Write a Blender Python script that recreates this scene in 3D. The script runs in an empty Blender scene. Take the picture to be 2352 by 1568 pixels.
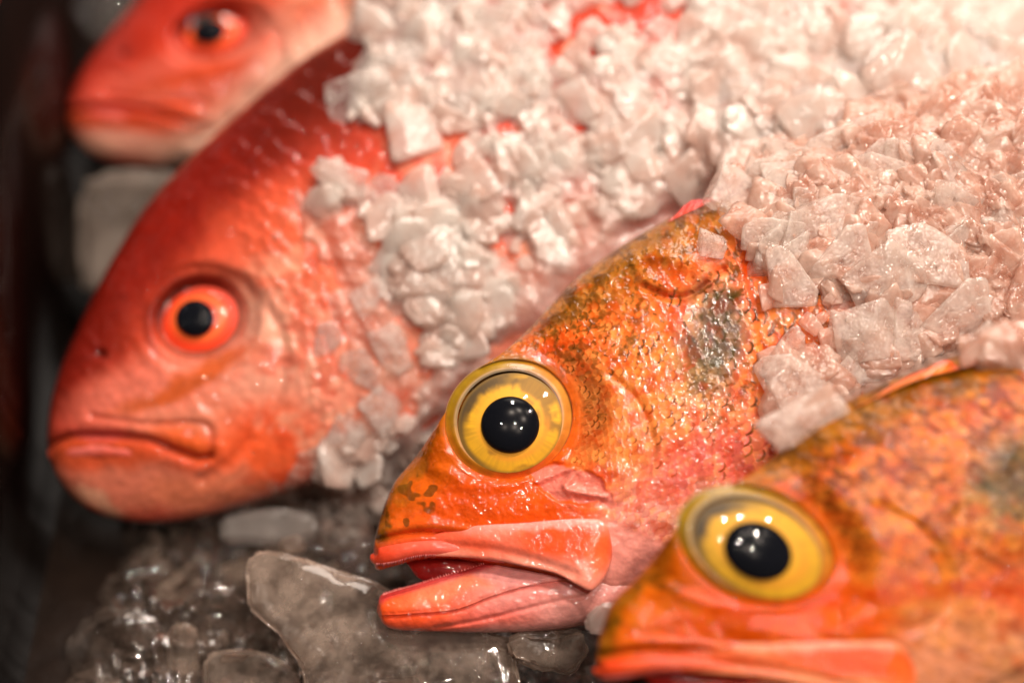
import bpy, bmesh, math, random
import numpy as np
from mathutils import Vector, Matrix, noise as mnoise

random.seed(7)
RNG = np.random.RandomState(11)
S = bpy.context.scene
COL = S.collection

# ------------------------------------------------------------------ camera
PITCH = math.radians(40.0)
CAM_H = 0.350
LENS = 50.0
K = (36.0 / LENS) / 2352.0          # metres across one traced unit at one metre
cam_d = bpy.data.cameras.new('camera')
cam = bpy.data.objects.new('camera', cam_d)
COL.objects.link(cam)
cam.location = (0, 0, CAM_H)
cam.rotation_euler = (math.pi / 2 - PITCH, 0, 0)
cam_d.lens = LENS
cam_d.sensor_width = 36.0
cam_d.clip_start = 0.01
cam_d.clip_end = 50.0
cam_d.dof.use_dof = True
cam_d.dof.focus_distance = 0.388
cam_d.dof.aperture_fstop = 2.8
S.camera = cam

# ------------------------------------------------------------------ world, lamps, exposure
W = bpy.data.worlds.new('World')
S.world = W
W.use_nodes = True
W.node_tree.nodes['Background'].inputs[0].default_value = (0.75, 0.58, 0.46, 1)
W.node_tree.nodes['Background'].inputs[1].default_value = 0.11

def lamp(loc, target, size, power, col=(1, 0.86, 0.74)):
    d = bpy.data.lights.new('market_or_fill_lamp', 'AREA')
    d.shape = 'DISK'
    d.size = size
    d.energy = power
    d.color = col
    o = bpy.data.objects.new('market_or_fill_lamp', d)
    COL.objects.link(o)
    o.location = loc
    o.rotation_euler = (Vector(target) - Vector(loc)).to_track_quat('-Z', 'Y').to_euler()
    return o

TGT = (0.02, 0.32, 0.06)
for loc, sz, pw in (((0.10, 0.16, 1.10), 0.05, 3.4), ((0.32, 0.28, 1.10), 0.05, 4.0), ((0.48, 0.00, 1.05), 0.05, 3.4),
                    ((0.20, -0.28, 1.00), 0.04, 2.6), ((-0.10, -0.34, 1.08), 0.03, 1.6), ((0.36, -0.40, 0.95), 0.03, 1.4),
                    ((0.64, 0.36, 1.00), 0.05, 2.4)):
    lamp(loc, TGT, sz, pw)
lamp((0.20, 1.05, 0.95), (0.05, 0.42, 0.06), 0.7, 9.0, (1, 0.87, 0.77))  # broad unseen fill light, added to backlight the ice from behind the fish

S.view_settings.view_transform = 'Standard'
S.view_settings.look = 'None'
S.view_settings.exposure = 0.22
S.view_settings.gamma = 1.0
S.view_settings.use_curve_mapping = False
S.cycles.use_denoising = True
S.cycles.max_bounces = 10
S.cycles.transparent_max_bounces = 24
S.cycles.transmission_bounces = 8
S.cycles.sample_clamp_indirect = 6.0
S.cycles.caustics_reflective = False
S.cycles.caustics_refractive = False

# ------------------------------------------------------------------ maths helpers
SP, CP = math.sin(PITCH), math.cos(PITCH)

def to_world(px, py, d):
    """a traced direction and a distance along the view axis -> a point of the place"""
    px = np.asarray(px, float); py = np.asarray(py, float); d = np.asarray(d, float)
    x = (px - 1176.0) * K * d
    y = (784.0 - py) * K * d
    return np.stack([x, y * SP + d * CP, CAM_H + y * CP - d * SP], -1)

def lin(r, g, b):
    c = np.array([r, g, b], float) / 255.0
    return np.where(c <= 0.04045, c / 12.92, ((c + 0.055) / 1.055) ** 2.4)

def sstep(a, b, x):
    t = np.clip((x - a) / (b - a), 0, 1)
    return t * t * (3 - 2 * t)

def hash2(ix, iy, seed):
    n = (ix.astype(np.int64) * 374761393 + iy.astype(np.int64) * 668265263 + seed * 1274126177) & 0xffffffff
    n = ((n ^ (n >> 13)) * 1103515245) & 0xffffffff
    n = (n ^ (n >> 16)) & 0xffffffff
    return n / 4294967295.0

def vnoise(x, y, seed=0):
    ix = np.floor(x); iy = np.floor(y)
    fx = x - ix; fy = y - iy
    fx = fx * fx * (3 - 2 * fx); fy = fy * fy * (3 - 2 * fy)
    a = hash2(ix, iy, seed); b = hash2(ix + 1, iy, seed)
    c = hash2(ix, iy + 1, seed); d = hash2(ix + 1, iy + 1, seed)
    return (a + (b - a) * fx) * (1 - fy) + (c + (d - c) * fx) * fy

def fbm(x, y, sc, seed=0, oct=4):
    v = np.zeros_like(x); a = 1.0; t = 0.0
    for k in range(oct):
        v += a * vnoise(x / sc + 17.3 * k, y / sc - 9.1 * k, seed + k)
        t += a; a *= 0.5; sc *= 0.5
    return v / t - 0.5

def spline(P, n):
    """Catmull-Rom through the rows of P, n samples"""
    P = np.asarray(P, float)
    m = len(P)
    u = np.linspace(0, m - 1, n)
    i = np.minimum(u.astype(int), m - 2)
    f = (u - i)[:, None]
    g = lambda j: P[np.clip(j, 0, m - 1)]
    p0, p1, p2, p3 = g(i - 1), g(i), g(i + 1), g(i + 2)
    return 0.5 * (2 * p1 + (p2 - p0) * f + (2 * p0 - 5 * p1 + 4 * p2 - p3) * f ** 2 + (3 * p1 - p0 - 3 * p2 + p3) * f ** 3)

def poly_dist(x, y, pts, n=60):
    """distance, signed side and run (0..1) to a smooth line through pts"""
    L = spline(pts, n) if len(pts) > 2 else np.asarray(pts, float)
    best = np.full(x.shape, 1e9); side = np.zeros(x.shape); run = np.zeros(x.shape)
    for k in range(len(L) - 1):
        a, b = L[k], L[k + 1]
        ab = b - a
        q = ab @ ab + 1e-9
        t = np.clip(((x - a[0]) * ab[0] + (y - a[1]) * ab[1]) / q, 0, 1)
        dx = x - a[0] - t * ab[0]; dy = y - a[1] - t * ab[1]
        d = np.hypot(dx, dy)
        m = d < best
        best = np.where(m, d, best)
        side = np.where(m, np.sign(ab[0] * dy - ab[1] * dx), side)
        run = np.where(m, (k + t) / (len(L) - 1), run)
    return best, side, run

def in_poly(x, y, P):
    P = np.asarray(P, float)
    c = np.zeros(np.shape(x), bool)
    j = len(P) - 1
    for i in range(len(P)):
        xi, yi = P[i]; xj, yj = P[j]
        cr = ((yi > y) != (yj > y)) & (x < (xj - xi) * (y - yi) / (yj - yi + 1e-12) + xi)
        c ^= cr
        j = i
    return c

def ell(x, y, cx, cy, rx, ry, rot=0):
    r = math.radians(rot)
    dx, dy = x - cx, y - cy
    a = (dx * math.cos(r) + dy * math.sin(r)) / rx
    b = (-dx * math.sin(r) + dy * math.cos(r)) / ry
    return np.hypot(a, b)

def mesh_np(name, V, F, mat, parent=None, col=None, smooth=True):
    me = bpy.data.meshes.new(name)
    V = np.asarray(V, np.float32)
    me.vertices.add(len(V))
    me.vertices.foreach_set('co', V.ravel())
    q = np.asarray(F, np.int32)
    n, k = q.shape
    me.loops.add(n * k)
    me.loops.foreach_set('vertex_index', q.ravel())
    me.polygons.add(n)
    me.polygons.foreach_set('loop_start', np.arange(0, n * k, k, dtype=np.int32))
    me.update(calc_edges=True)
    me.validate()
    if smooth:
        me.polygons.foreach_set('use_smooth', np.ones(len(me.polygons), bool))
    if col is not None:
        at = me.attributes.new('pigment', 'FLOAT_COLOR', 'POINT')
        at.data.foreach_set('color', np.concatenate([col, np.ones((len(col), 1))], 1).astype(np.float32).ravel())
    me.materials.append(mat)
    o = bpy.data.objects.new(name, me)
    COL.objects.link(o)
    if parent is not None:
        o.parent = parent
    return o

def tag(o, label=None, cat=None, group=None, kind=None):
    if label: o['label'] = label
    if cat: o['category'] = cat
    if group: o['group'] = group
    if kind: o['kind'] = kind
    return o

def grid_faces(n, m, wrap=False):
    i = np.arange(n - 1)[:, None]; j = np.arange(m if wrap else m - 1)[None, :]
    j2 = (j + 1) % m
    a = i * m + j; b = i * m + j2; c = (i + 1) * m + j2; d = (i + 1) * m + j
    return np.stack([np.broadcast_to(v, a.shape).ravel() for v in (a, d, c, b)], 1)

# ------------------------------------------------------------------ materials
class N:
    def __init__(s, name):
        s.m = bpy.data.materials.new(name); s.m.use_nodes = True
        s.t = s.m.node_tree; s.t.nodes.clear()
        s.out = s.t.nodes.new('ShaderNodeOutputMaterial')
    def n(s, ty, **kw):
        nd = s.t.nodes.new(ty)
        for k, v in kw.items():
            if k.startswith('_'): setattr(nd, k[1:], v)
            else:
                key = int(k[1:]) if k[0] == 'i' and k[1:].isdigit() else k.replace('__', ' ')
                nd.inputs[key].default_value = v
        return nd
    def l(s, a, b): s.t.links.new(a, b)

def skin_mat(name, bump=0.35, coat_r=0.15, noise_scale=1500, sss=0.1, grit=0.5, coat=1.0, cior=1.4, bdist=0.00045):
    b = N(name)
    p = b.n('ShaderNodeBsdfPrincipled', Roughness=0.42, IOR=1.38)
    p.inputs['Coat Weight'].default_value = coat
    p.inputs['Coat Roughness'].default_value = coat_r
    p.inputs['Coat IOR'].default_value = cior
    p.inputs['Specular IOR Level'].default_value = 0.06
    p.inputs['Subsurface Weight'].default_value = sss
    p.inputs['Subsurface Radius'].default_value = (1.0, 0.4, 0.15)
    p.inputs['Subsurface Scale'].default_value = 0.002
    at = b.n('ShaderNodeAttribute', _attribute_name='pigment')
    tc = b.n('ShaderNodeTexCoord')
    n1 = b.n('ShaderNodeTexNoise', Scale=420.0, Detail=5.0, Roughness=0.6)
    b.l(tc.outputs['Object'], n1.inputs['Vector'])
    mr = b.n('ShaderNodeMapRange'); mr.inputs[1].default_value = 0.3; mr.inputs[2].default_value = 0.7
    mr.inputs[3].default_value = 0.84; mr.inputs[4].default_value = 1.1
    b.l(n1.outputs['Fac'], mr.inputs[0])
    mx = b.n('ShaderNodeVectorMath', _operation='SCALE')
    b.l(at.outputs['Color'], mx.inputs[0]); b.l(mr.outputs[0], mx.inputs['Scale'])
    b.l(mx.outputs[0], p.inputs['Base Color'])
    n2 = b.n('ShaderNodeTexNoise', Scale=noise_scale * 0.55, Detail=1.0, Roughness=0.4)
    b.l(tc.outputs['Object'], n2.inputs['Vector'])
    n3 = b.n('ShaderNodeTexNoise', Scale=noise_scale * 0.11, Detail=1.0, Roughness=0.4)
    b.l(tc.outputs['Object'], n3.inputs['Vector'])
    ad = b.n('ShaderNodeMath', _operation='MULTIPLY_ADD'); ad.inputs[1].default_value = grit * 3
    b.l(n3.outputs['Fac'], ad.inputs[0]); b.l(n2.outputs['Fac'], ad.inputs[2])
    bp = b.n('ShaderNodeBump', Strength=bump, Distance=bdist)
    b.l(ad.outputs[0], bp.inputs['Height'])
    b.l(bp.outputs['Normal'], p.inputs['Coat Normal'])
    bp2 = b.n('ShaderNodeBump', Strength=bump * 0.25, Distance=0.0006)
    b.l(n1.outputs['Fac'], bp2.inputs['Height'])
    b.l(bp2.outputs['Normal'], p.inputs['Normal'])
    b.l(p.outputs[0], b.out.inputs[0])
    return b.m

def ice_mat(name, col=(0.92, 0.83, 0.79), clear=0.35, rough=0.22, bump=0.5, bscale=300, trans=0.6, stain=None, bdist=0.001, refr=0.06):
    """frosted ice: surface gloss over milky scatter, partly see-through"""
    b = N(name)
    tc = b.n('ShaderNodeTexCoord')
    oi = b.n('ShaderNodeObjectInfo')
    nz = b.n('ShaderNodeTexNoise', Scale=bscale * 0.25, Detail=4.0, Roughness=0.6)
    b.l(tc.outputs['Object'], nz.inputs['Vector'])
    fine = b.n('ShaderNodeTexNoise', Scale=bscale, Detail=1.0, Roughness=0.5)
    b.l(tc.outputs['Object'], fine.inputs['Vector'])
    bp = b.n('ShaderNodeBump', Strength=bump, Distance=bdist)
    b.l(fine.outputs['Fac'], bp.inputs['Height'])
    cr = b.n('ShaderNodeValToRGB')
    cr.color_ramp.elements[0].position = 0.35; cr.color_ramp.elements[0].color = (*(stain or (0.85, 0.62, 0.55)), 1)
    cr.color_ramp.elements[1].position = 0.6; cr.color_ramp.elements[1].color = (*col, 1)
    b.l(nz.outputs['Fac'], cr.inputs[0])
    df = b.n('ShaderNodeBsdfDiffuse'); tr = b.n('ShaderNodeBsdfTranslucent')
    b.l(cr.outputs[0], df.inputs['Color']); b.l(cr.outputs[0], tr.inputs['Color'])
    m1 = b.n('ShaderNodeMixShader', i0=trans); b.l(df.outputs[0], m1.inputs[1]); b.l(tr.outputs[0], m1.inputs[2])
    tp = b.n('ShaderNodeBsdfTransparent', Color=(1.0, 0.985, 0.97, 1))
    m2 = b.n('ShaderNodeMixShader', i0=clear)
    mr = b.n('ShaderNodeMapRange'); mr.inputs[1].default_value = 0.3; mr.inputs[2].default_value = 0.7
    mr.inputs[3].default_value = min(1, clear * 1.5); mr.inputs[4].default_value = clear * 0.5
    b.l(nz.outputs['Fac'], mr.inputs[0]); b.l(mr.outputs[0], m2.inputs[0])
    rf = b.n('ShaderNodeBsdfRefraction', Roughness=0.18, IOR=1.2, Color=(0.99, 0.95, 0.92, 1)); b.l(bp.outputs['Normal'], rf.inputs['Normal'])
    m4 = b.n('ShaderNodeMixShader', i0=refr); b.l(tp.outputs[0], m4.inputs[1]); b.l(rf.outputs[0], m4.inputs[2])
    b.l(m1.outputs[0], m2.inputs[1]); b.l(m4.outputs[0], m2.inputs[2])
    gl = b.n('ShaderNodeBsdfGlossy', Roughness=rough); b.l(bp.outputs['Normal'], gl.inputs['Normal'])
    fr = b.n('ShaderNodeLayerWeight', Blend=0.5); b.l(bp.outputs['Normal'], fr.inputs['Normal'])
    pw = b.n('ShaderNodeMath', _operation='POWER'); pw.inputs[1].default_value = 4.0; b.l(fr.outputs['Facing'], pw.inputs[0])
    fm = b.n('ShaderNodeMath', _operation='MULTIPLY_ADD'); fm.inputs[1].default_value = 0.4; fm.inputs[2].default_value = 0.06
    b.l(pw.outputs[0], fm.inputs[0])
    m3 = b.n('ShaderNodeMixShader'); b.l(fm.outputs[0], m3.inputs[0]); b.l(m2.outputs[0], m3.inputs[1]); b.l(gl.outputs[0], m3.inputs[2])
    b.l(m3.outputs[0], b.out.inputs[0])
    return b.m

def clear_ice_mat(name, milk=0.35, col=(0.62, 0.5, 0.42), bump=0.6, bscale=160, gloss=0.1):
    b = N(name)
    tc = b.n('ShaderNodeTexCoord')
    n1 = b.n('ShaderNodeTexNoise', Scale=bscale, Detail=6.0, Roughness=0.6, Distortion=0.8)
    b.l(tc.outputs['Object'], n1.inputs['Vector'])
    bp = b.n('ShaderNodeBump', Strength=bump, Distance=0.0025)
    b.l(n1.outputs['Fac'], bp.inputs['Height'])
    g = b.n('ShaderNodeBsdfGlass', Roughness=0.03, IOR=1.31, Color=(0.97, 0.93, 0.9, 1)); b.l(bp.outputs['Normal'], g.inputs['Normal'])
    tp = b.n('ShaderNodeBsdfTransparent', Color=(0.95, 0.92, 0.9, 1))
    df = b.n('ShaderNodeBsdfDiffuse', Color=(*col, 1)); tl = b.n('ShaderNodeBsdfTranslucent', Color=(*col, 1))
    b.l(bp.outputs['Normal'], df.inputs['Normal'])
    m0 = b.n('ShaderNodeMixShader', i0=0.5); b.l(df.outputs[0], m0.inputs[1]); b.l(tl.outputs[0], m0.inputs[2])
    m1 = b.n('ShaderNodeMixShader', i0=0.3); b.l(g.outputs[0], m1.inputs[1]); b.l(tp.outputs[0], m1.inputs[2])
    n2 = b.n('ShaderNodeTexNoise', Scale=bscale * 0.8, Detail=6.0, Roughness=0.7, Distortion=0.2)
    b.l(tc.outputs['Object'], n2.inputs['Vector'])
    vo = b.n('ShaderNodeTexVoronoi', Scale=bscale * 1.2, _feature='DISTANCE_TO_EDGE')
    b.l(tc.outputs['Object'], vo.inputs['Vector'])
    ve = b.n('ShaderNodeMapRange'); ve.inputs[1].default_value = 0.0; ve.inputs[2].default_value = 0.06
    ve.inputs[3].default_value = 0.05; ve.inputs[4].default_value = 0.0
    b.l(vo.outputs['Distance'], ve.inputs[0])
    mr = b.n('ShaderNodeMapRange'); mr.inputs[1].default_value = 0.4; mr.inputs[2].default_value = 0.62
    mr.inputs[3].default_value = milk * 0.25; mr.inputs[4].default_value = min(1, milk * 1.7)
    b.l(n2.outputs['Fac'], mr.inputs[0])
    lw = b.n('ShaderNodeLayerWeight', Blend=0.5)
    lp = b.n('ShaderNodeMath', _operation='POWER'); lp.inputs[1].default_value = 2.5; b.l(lw.outputs['Facing'], lp.inputs[0])
    lm = b.n('ShaderNodeMath', _operation='MULTIPLY_ADD'); lm.inputs[1].default_value = 0.5; b.l(lp.outputs[0], lm.inputs[0]); b.l(ve.outputs[0], lm.inputs[2])
    ve = lm
    ad = b.n('ShaderNodeMath', _operation='ADD', _use_clamp=True); b.l(mr.outputs[0], ad.inputs[0]); b.l(ve.outputs[0], ad.inputs[1])
    m2 = b.n('ShaderNodeMixShader'); b.l(ad.outputs[0], m2.inputs[0]); b.l(m1.outputs[0], m2.inputs[1]); b.l(m0.outputs[0], m2.inputs[2])
    gl = b.n('ShaderNodeBsdfGlossy', Roughness=0.06)
    n3 = b.n('ShaderNodeTexNoise', Scale=bscale * 1.6, Detail=0.5); b.l(tc.outputs['Object'], n3.inputs['Vector'])
    b3 = b.n('ShaderNodeBump', Strength=0.6, Distance=0.0016); b.l(n3.outputs['Fac'], b3.inputs['Height']); b.l(b3.outputs['Normal'], gl.inputs['Normal'])
    m3 = b.n('ShaderNodeMixShader', i0=gloss); b.l(m2.outputs[0], m3.inputs[1]); b.l(gl.outputs[0], m3.inputs[2])
    b.l(m3.outputs[0], b.out.inputs[0])
    return b.m

def pigment_mat(name, rough=0.25, coat=0.6):
    b = N(name)
    p = b.n('ShaderNodeBsdfPrincipled', Roughness=rough)
    p.inputs['Coat Weight'].default_value = coat
    p.inputs['Coat Roughness'].default_value = 0.05
    at = b.n('ShaderNodeAttribute', _attribute_name='pigment')
    b.l(at.outputs['Color'], p.inputs['Base Color'])
    b.l(p.outputs[0], b.out.inputs[0])
    return b.m

def cornea_mat():
    b = N('cornea_wet_clear')
    tp = b.n('ShaderNodeBsdfTransparent', Color=(1, 0.98, 0.96, 1))
    gl = b.n('ShaderNodeBsdfGlossy', Roughness=0.03)
    tc = b.n('ShaderNodeTexCoord')
    n1 = b.n('ShaderNodeTexNoise', Scale=260.0, Detail=3.0); b.l(tc.outputs['Object'], n1.inputs['Vector'])
    bp = b.n('ShaderNodeBump', Strength=0.015, Distance=0.001); b.l(n1.outputs['Fac'], bp.inputs['Height'])
    b.l(bp.outputs['Normal'], gl.inputs['Normal'])
    fr = b.n('ShaderNodeFresnel', IOR=1.33)
    m = b.n('ShaderNodeMixShader'); b.l(fr.outputs[0], m.inputs[0]); b.l(tp.outputs[0], m.inputs[1]); b.l(gl.outputs[0], m.inputs[2])
    b.l(m.outputs[0], b.out.inputs[0])
    return b.m

def plain_mat(name, col, rough=0.4, metal=0.0, bump=0.0, bscale=60, var=0.25):
    b = N(name)
    p = b.n('ShaderNodeBsdfPrincipled', Roughness=rough, Metallic=metal)
    tc = b.n('ShaderNodeTexCoord')
    n1 = b.n('ShaderNodeTexNoise', Scale=float(bscale), Detail=5.0); b.l(tc.outputs['Object'], n1.inputs['Vector'])
    cr = b.n('ShaderNodeValToRGB')
    cr.color_ramp.elements[0].position = 0.3; cr.color_ramp.elements[0].color = (*[c * (1 - var) for c in col], 1)
    cr.color_ramp.elements[1].position = 0.7; cr.color_ramp.elements[1].color = (*[min(1, c * (1 + var)) for c in col], 1)
    b.l(n1.outputs['Fac'], cr.inputs[0]); b.l(cr.outputs[0], p.inputs['Base Color'])
    if bump:
        bp = b.n('ShaderNodeBump', Strength=bump, Distance=0.002); b.l(n1.outputs['Fac'], bp.inputs['Height'])
        b.l(bp.outputs['Normal'], p.inputs['Normal'])
    b.l(p.outputs[0], b.out.inputs[0])
    return b.m

M_SKIN_O = skin_mat('wet_speckled_orange_skin', bump=0.8, coat_r=0.08, noise_scale=1500, grit=0.8, coat=1.0, cior=1.5, bdist=0.0006)
M_SKIN_N = skin_mat('wet_mottled_orange_skin', bump=0.8, coat_r=0.06, noise_scale=1500, grit=0.8, coat=0.5, bdist=0.0006)
M_SKIN_R = skin_mat('wet_red_skin', bump=1.0, coat_r=0.07, noise_scale=900, grit=0.9, coat=0.9, cior=1.5, bdist=0.0007)
M_EYE = pigment_mat('eye_iris', 0.6, 0.0)
M_RIM = pigment_mat('eye_rim_skin', 0.4, 0.15)
M_PUPIL = plain_mat('eye_pupil', (0.004, 0.005, 0.008), 0.6, var=0.2)
for nd in M_PUPIL.node_tree.nodes:
    if nd.type == 'BSDF_PRINCIPLED': nd.inputs['Specular IOR Level'].default_value = 0.06; nd.inputs['Roughness'].default_value = 0.2
M_CORNEA = cornea_mat()
M_TEETH = plain_mat('gum_teeth', (0.7, 0.2, 0.18), 0.25)
M_FIN = pigment_mat('fin_membrane', 0.3, 0.6)
M_ICE = ice_mat('frosted_ice', col=(1.0, 0.9, 0.83), stain=(1.0, 0.82, 0.73), clear=0.6, rough=0.12, bump=0.8, bscale=9.0, bdist=0.0008)
M_ICEB = ice_mat('frosted_ice_white', col=(0.99, 0.94, 0.9), stain=(0.97, 0.84, 0.78), clear=0.74, rough=0.16, bump=0.8, bscale=9.0, bdist=0.0008)
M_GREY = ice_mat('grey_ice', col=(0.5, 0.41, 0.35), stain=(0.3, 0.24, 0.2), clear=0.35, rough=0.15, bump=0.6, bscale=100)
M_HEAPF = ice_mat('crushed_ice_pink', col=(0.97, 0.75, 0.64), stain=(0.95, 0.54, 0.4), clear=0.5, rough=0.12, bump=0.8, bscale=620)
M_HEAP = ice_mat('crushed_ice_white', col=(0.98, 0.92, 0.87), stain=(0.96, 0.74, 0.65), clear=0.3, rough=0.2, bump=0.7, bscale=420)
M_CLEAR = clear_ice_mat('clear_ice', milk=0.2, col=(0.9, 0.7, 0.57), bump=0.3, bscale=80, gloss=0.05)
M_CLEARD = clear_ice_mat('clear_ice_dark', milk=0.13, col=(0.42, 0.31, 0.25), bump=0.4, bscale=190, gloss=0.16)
M_TRAY = plain_mat('wet_dark_tray', (0.012, 0.007, 0.005), 0.3, bump=0.3, bscale=80)
M_PANEL = plain_mat('dark_glossy_panel', (0.005, 0.002, 0.0015), 0.2, bump=0.02, bscale=20)
for nd in M_PANEL.node_tree.nodes:
    if nd.type == 'BSDF_PRINCIPLED': nd.inputs['Specular IOR Level'].default_value = 0.22
M_STEEL = plain_mat('steel_rim', (0.3, 0.3, 0.36), 0.3, 1.0)

# ------------------------------------------------------------------ setting
def box_obj(name, pts8, mat, parent=None):
    F = [(0, 1, 2, 3), (7, 6, 5, 4), (0, 4, 5, 1), (1, 5, 6, 2), (2, 6, 7, 3), (3, 7, 4, 0)]
    return mesh_np(name, pts8, F, mat, parent, smooth=False)

gs = np.linspace(-1, 1, 60)
gx, gy = np.meshgrid(gs * 1.2, gs * 1.2 + 0.4, indexing='ij')
gz = 0.002 * fbm(gx, gy, 0.05, 3)
tray = mesh_np('tray_floor', np.stack([gx, gy, gz], -1).reshape(-1, 3), grid_faces(60, 60)[:, ::-1], M_TRAY)
tag(tray, kind='structure', label='dark wet floor of the display tray')

# the side panel of the tray stands along the left, leaning away with the line of snouts
pa = to_world(82, 1010, 0.455); pb = to_world(146, 250, 0.525)
dv = (pb - pa)[:2]; dv /= np.linalg.norm(dv)
nv = np.array([dv[1], -dv[0]])
A0 = pa[:2] - dv * 0.16; B0 = pb[:2] + dv * 0.5
th = 0.006
def panel_pts(z0, z1, off0, off1):
    r = []
    for z in (z0, z1):
        for p, o in ((A0, off0), (B0, off0), (B0, off1), (A0, off1)):
            r.append([*(p - nv * o), z])
    return np.array(r)[[0, 3, 2, 1, 4, 7, 6, 5]]
pan_e = bpy.data.objects.new('tray_panel', None); COL.objects.link(pan_e)
tag(pan_e, 'dark glossy side panel of the tray mirroring the red fish', 'panel')
box_obj('side_sheet', panel_pts(-0.01, 0.15, 0, th), M_PANEL, pan_e)
box_obj('rim', panel_pts(0.1503, 0.158, -0.003, th + 0.003), M_STEEL, pan_e)

# ------------------------------------------------------------------ fish builder
ZB_RED, ZB_ORANGE = {}, {}      # coarse front-distance map of everything solid: (cell) -> distance
def zb_add(px, py, d, cell=14, ZB=None):
    ix = np.floor(px / cell).astype(int); iy = np.floor(py / cell).astype(int)
    key = (ix + 1000) * 100000 + (iy + 1000)
    o = np.lexsort((d, key))
    ks, first = np.unique(key[o], return_index=True)
    ds = d[o][first]
    for k, v in zip(ks.tolist(), ds.tolist()):
        if v < ZB.get(k, 9): ZB[k] = v
def zb_get(px, py, default, cell=14):
    k = (int(math.floor(px / cell)) + 1000) * 100000 + int(math.floor(py / cell)) + 1000
    return min(ZB_RED.get(k, default), ZB_ORANGE.get(k, default))

class Fish:
    """own flat coordinates (x right, y down, w out of the flank), laid at a distance with a lean"""
    def __init__(s, name, label, A, c0, p0, d0, slope, wscale=1.0):
        s.A = np.asarray(A, float); s.c0 = np.asarray(c0, float); s.p0 = np.asarray(p0, float)
        s.d0 = d0; s.slope = slope; s.ws = wscale
        s.org = to_world(p0[0], p0[1], d0)
        s.root = bpy.data.objects.new(name, None); COL.objects.link(s.root)
        s.root.location = s.org
        tag(s.root, label, 'fish')
        s.V = []; s.F = []; s.C = []; s.n = 0; s.zb = ZB_RED if name == 'red_snapper' else ZB_ORANGE
    def px(s, x, y):
        dx, dy = x - s.c0[0], y - s.c0[1]
        return s.p0[0] + s.A[0, 0] * dx + s.A[0, 1] * dy, s.p0[1] + s.A[1, 0] * dx + s.A[1, 1] * dy
    def place(s, x, y, w, zb=False):
        X, Y = s.px(x, y)
        d = s.d0 + (X - s.p0[0]) * s.slope[0] + (Y - s.p0[1]) * s.slope[1] - w * s.ws * K * s.d0
        if zb: zb_add(X.ravel(), Y.ravel(), d.ravel(), ZB=s.zb)
        return to_world(X, Y, d) - s.org
    def add(s, V, F, C):
        s.V.append(V.reshape(-1, 3)); s.F.append(F + s.n); s.C.append(C.reshape(-1, 3)); s.n += V.size // 3
    def loft(s, st, ns, nt, q, colf, disp=None, back=0.8, w0=None, smin=0.0):
        """st rows: Tx Ty Bx By W ; front dense, back coarse, one closed skin"""
        st = np.asarray(st, float)
        G = spline(st, ns)
        tf = np.linspace(0, math.pi, nt)
        nb = max(12, nt // 10)
        tb = np.linspace(math.pi, 2 * math.pi, nb + 2)[1:-1]
        t = np.concatenate([tf, tb])
        c = np.cos(t)[None, :]
        sn = np.sin(t)[None, :]
        x = (G[:, 0:1] + G[:, 2:3]) / 2 + (G[:, 0:1] - G[:, 2:3]) / 2 * c
        y = (G[:, 1:2] + G[:, 3:4]) / 2 + (G[:, 1:2] - G[:, 3:4]) / 2 * c
        w = np.maximum(G[:, 4:5], 0.5) * np.sign(sn) * np.abs(sn) ** q
        w = np.where(sn < 0, w * back, w)
        base = G[:, 5:6] if G.shape[1] > 5 else 0.0
        w = w + base
        u = np.broadcast_to(np.linspace(0, 1, ns)[:, None], x.shape)
        tt = np.broadcast_to((1 - c) / 2, x.shape)
        if disp is not None:
            fr = (sn > 0.02).astype(float) * np.ones_like(x)
            w = np.where(fr > 0, disp(x, y, w, np.broadcast_to(sn, x.shape)), w)
        C = colf(x, y, tt, u)
        s.add(s.place(x, y, w, zb=True), grid_faces(ns, nt + nb, wrap=True), C)
        return x, y, w
    def tube(s, pts, ns, nt, colf, sq=1.0):
        """rows: x y w radius"""
        G = spline(pts, ns)
        tg = np.gradient(G[:, :2], axis=0); tg /= np.linalg.norm(tg, axis=1, keepdims=True) + 1e-9
        nrm = np.stack([-tg[:, 1], tg[:, 0]], 1)
        a = np.linspace(0, 2 * math.pi, nt, endpoint=False)[None, :]
        r = np.maximum(G[:, 3:4], 0.3)
        x = G[:, 0:1] + nrm[:, 0:1] * np.cos(a) * r
        y = G[:, 1:2] + nrm[:, 1:2] * np.cos(a) * r
        w = G[:, 2:3] + np.sin(a) * r * sq
        C = colf(x, y, (np.cos(a) + 1) / 2 * np.ones_like(x), np.broadcast_to(np.linspace(0, 1, ns)[:, None], x.shape))
        s.add(s.place(x, y, w, zb=True), grid_faces(ns, nt, wrap=True), C)
    def finish(s, mat):
        return mesh_np('body', np.concatenate(s.V), np.concatenate(s.F), mat, s.root, np.concatenate(s.C))
    def disc(s, name, cx, cy, rx, ry, rot, wf, colf, mat, parent, nr=40, na=96, r0=0.0):
        r = np.linspace(r0, 1, nr)[:, None]; a = np.linspace(0, 2 * math.pi, na, endpoint=False)[None, :]
        ro = math.radians(rot)
        ex, ey = rx * r * np.cos(a), ry * r * np.sin(a)
        x = cx + ex * math.cos(ro) - ey * math.sin(ro)
        y = cy + ex * math.sin(ro) + ey * math.cos(ro)
        rr = np.broadcast_to(r, x.shape); aa = np.broadcast_to(a, x.shape)
        w = wf(rr, aa)
        C = colf(x, y, rr, aa) if colf else None
        return mesh_np(name, s.place(x, y, w).reshape(-1, 3), grid_faces(nr, na, wrap=True), mat, parent,
                       C.reshape(-1, 3) if C is not None else None)

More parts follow.
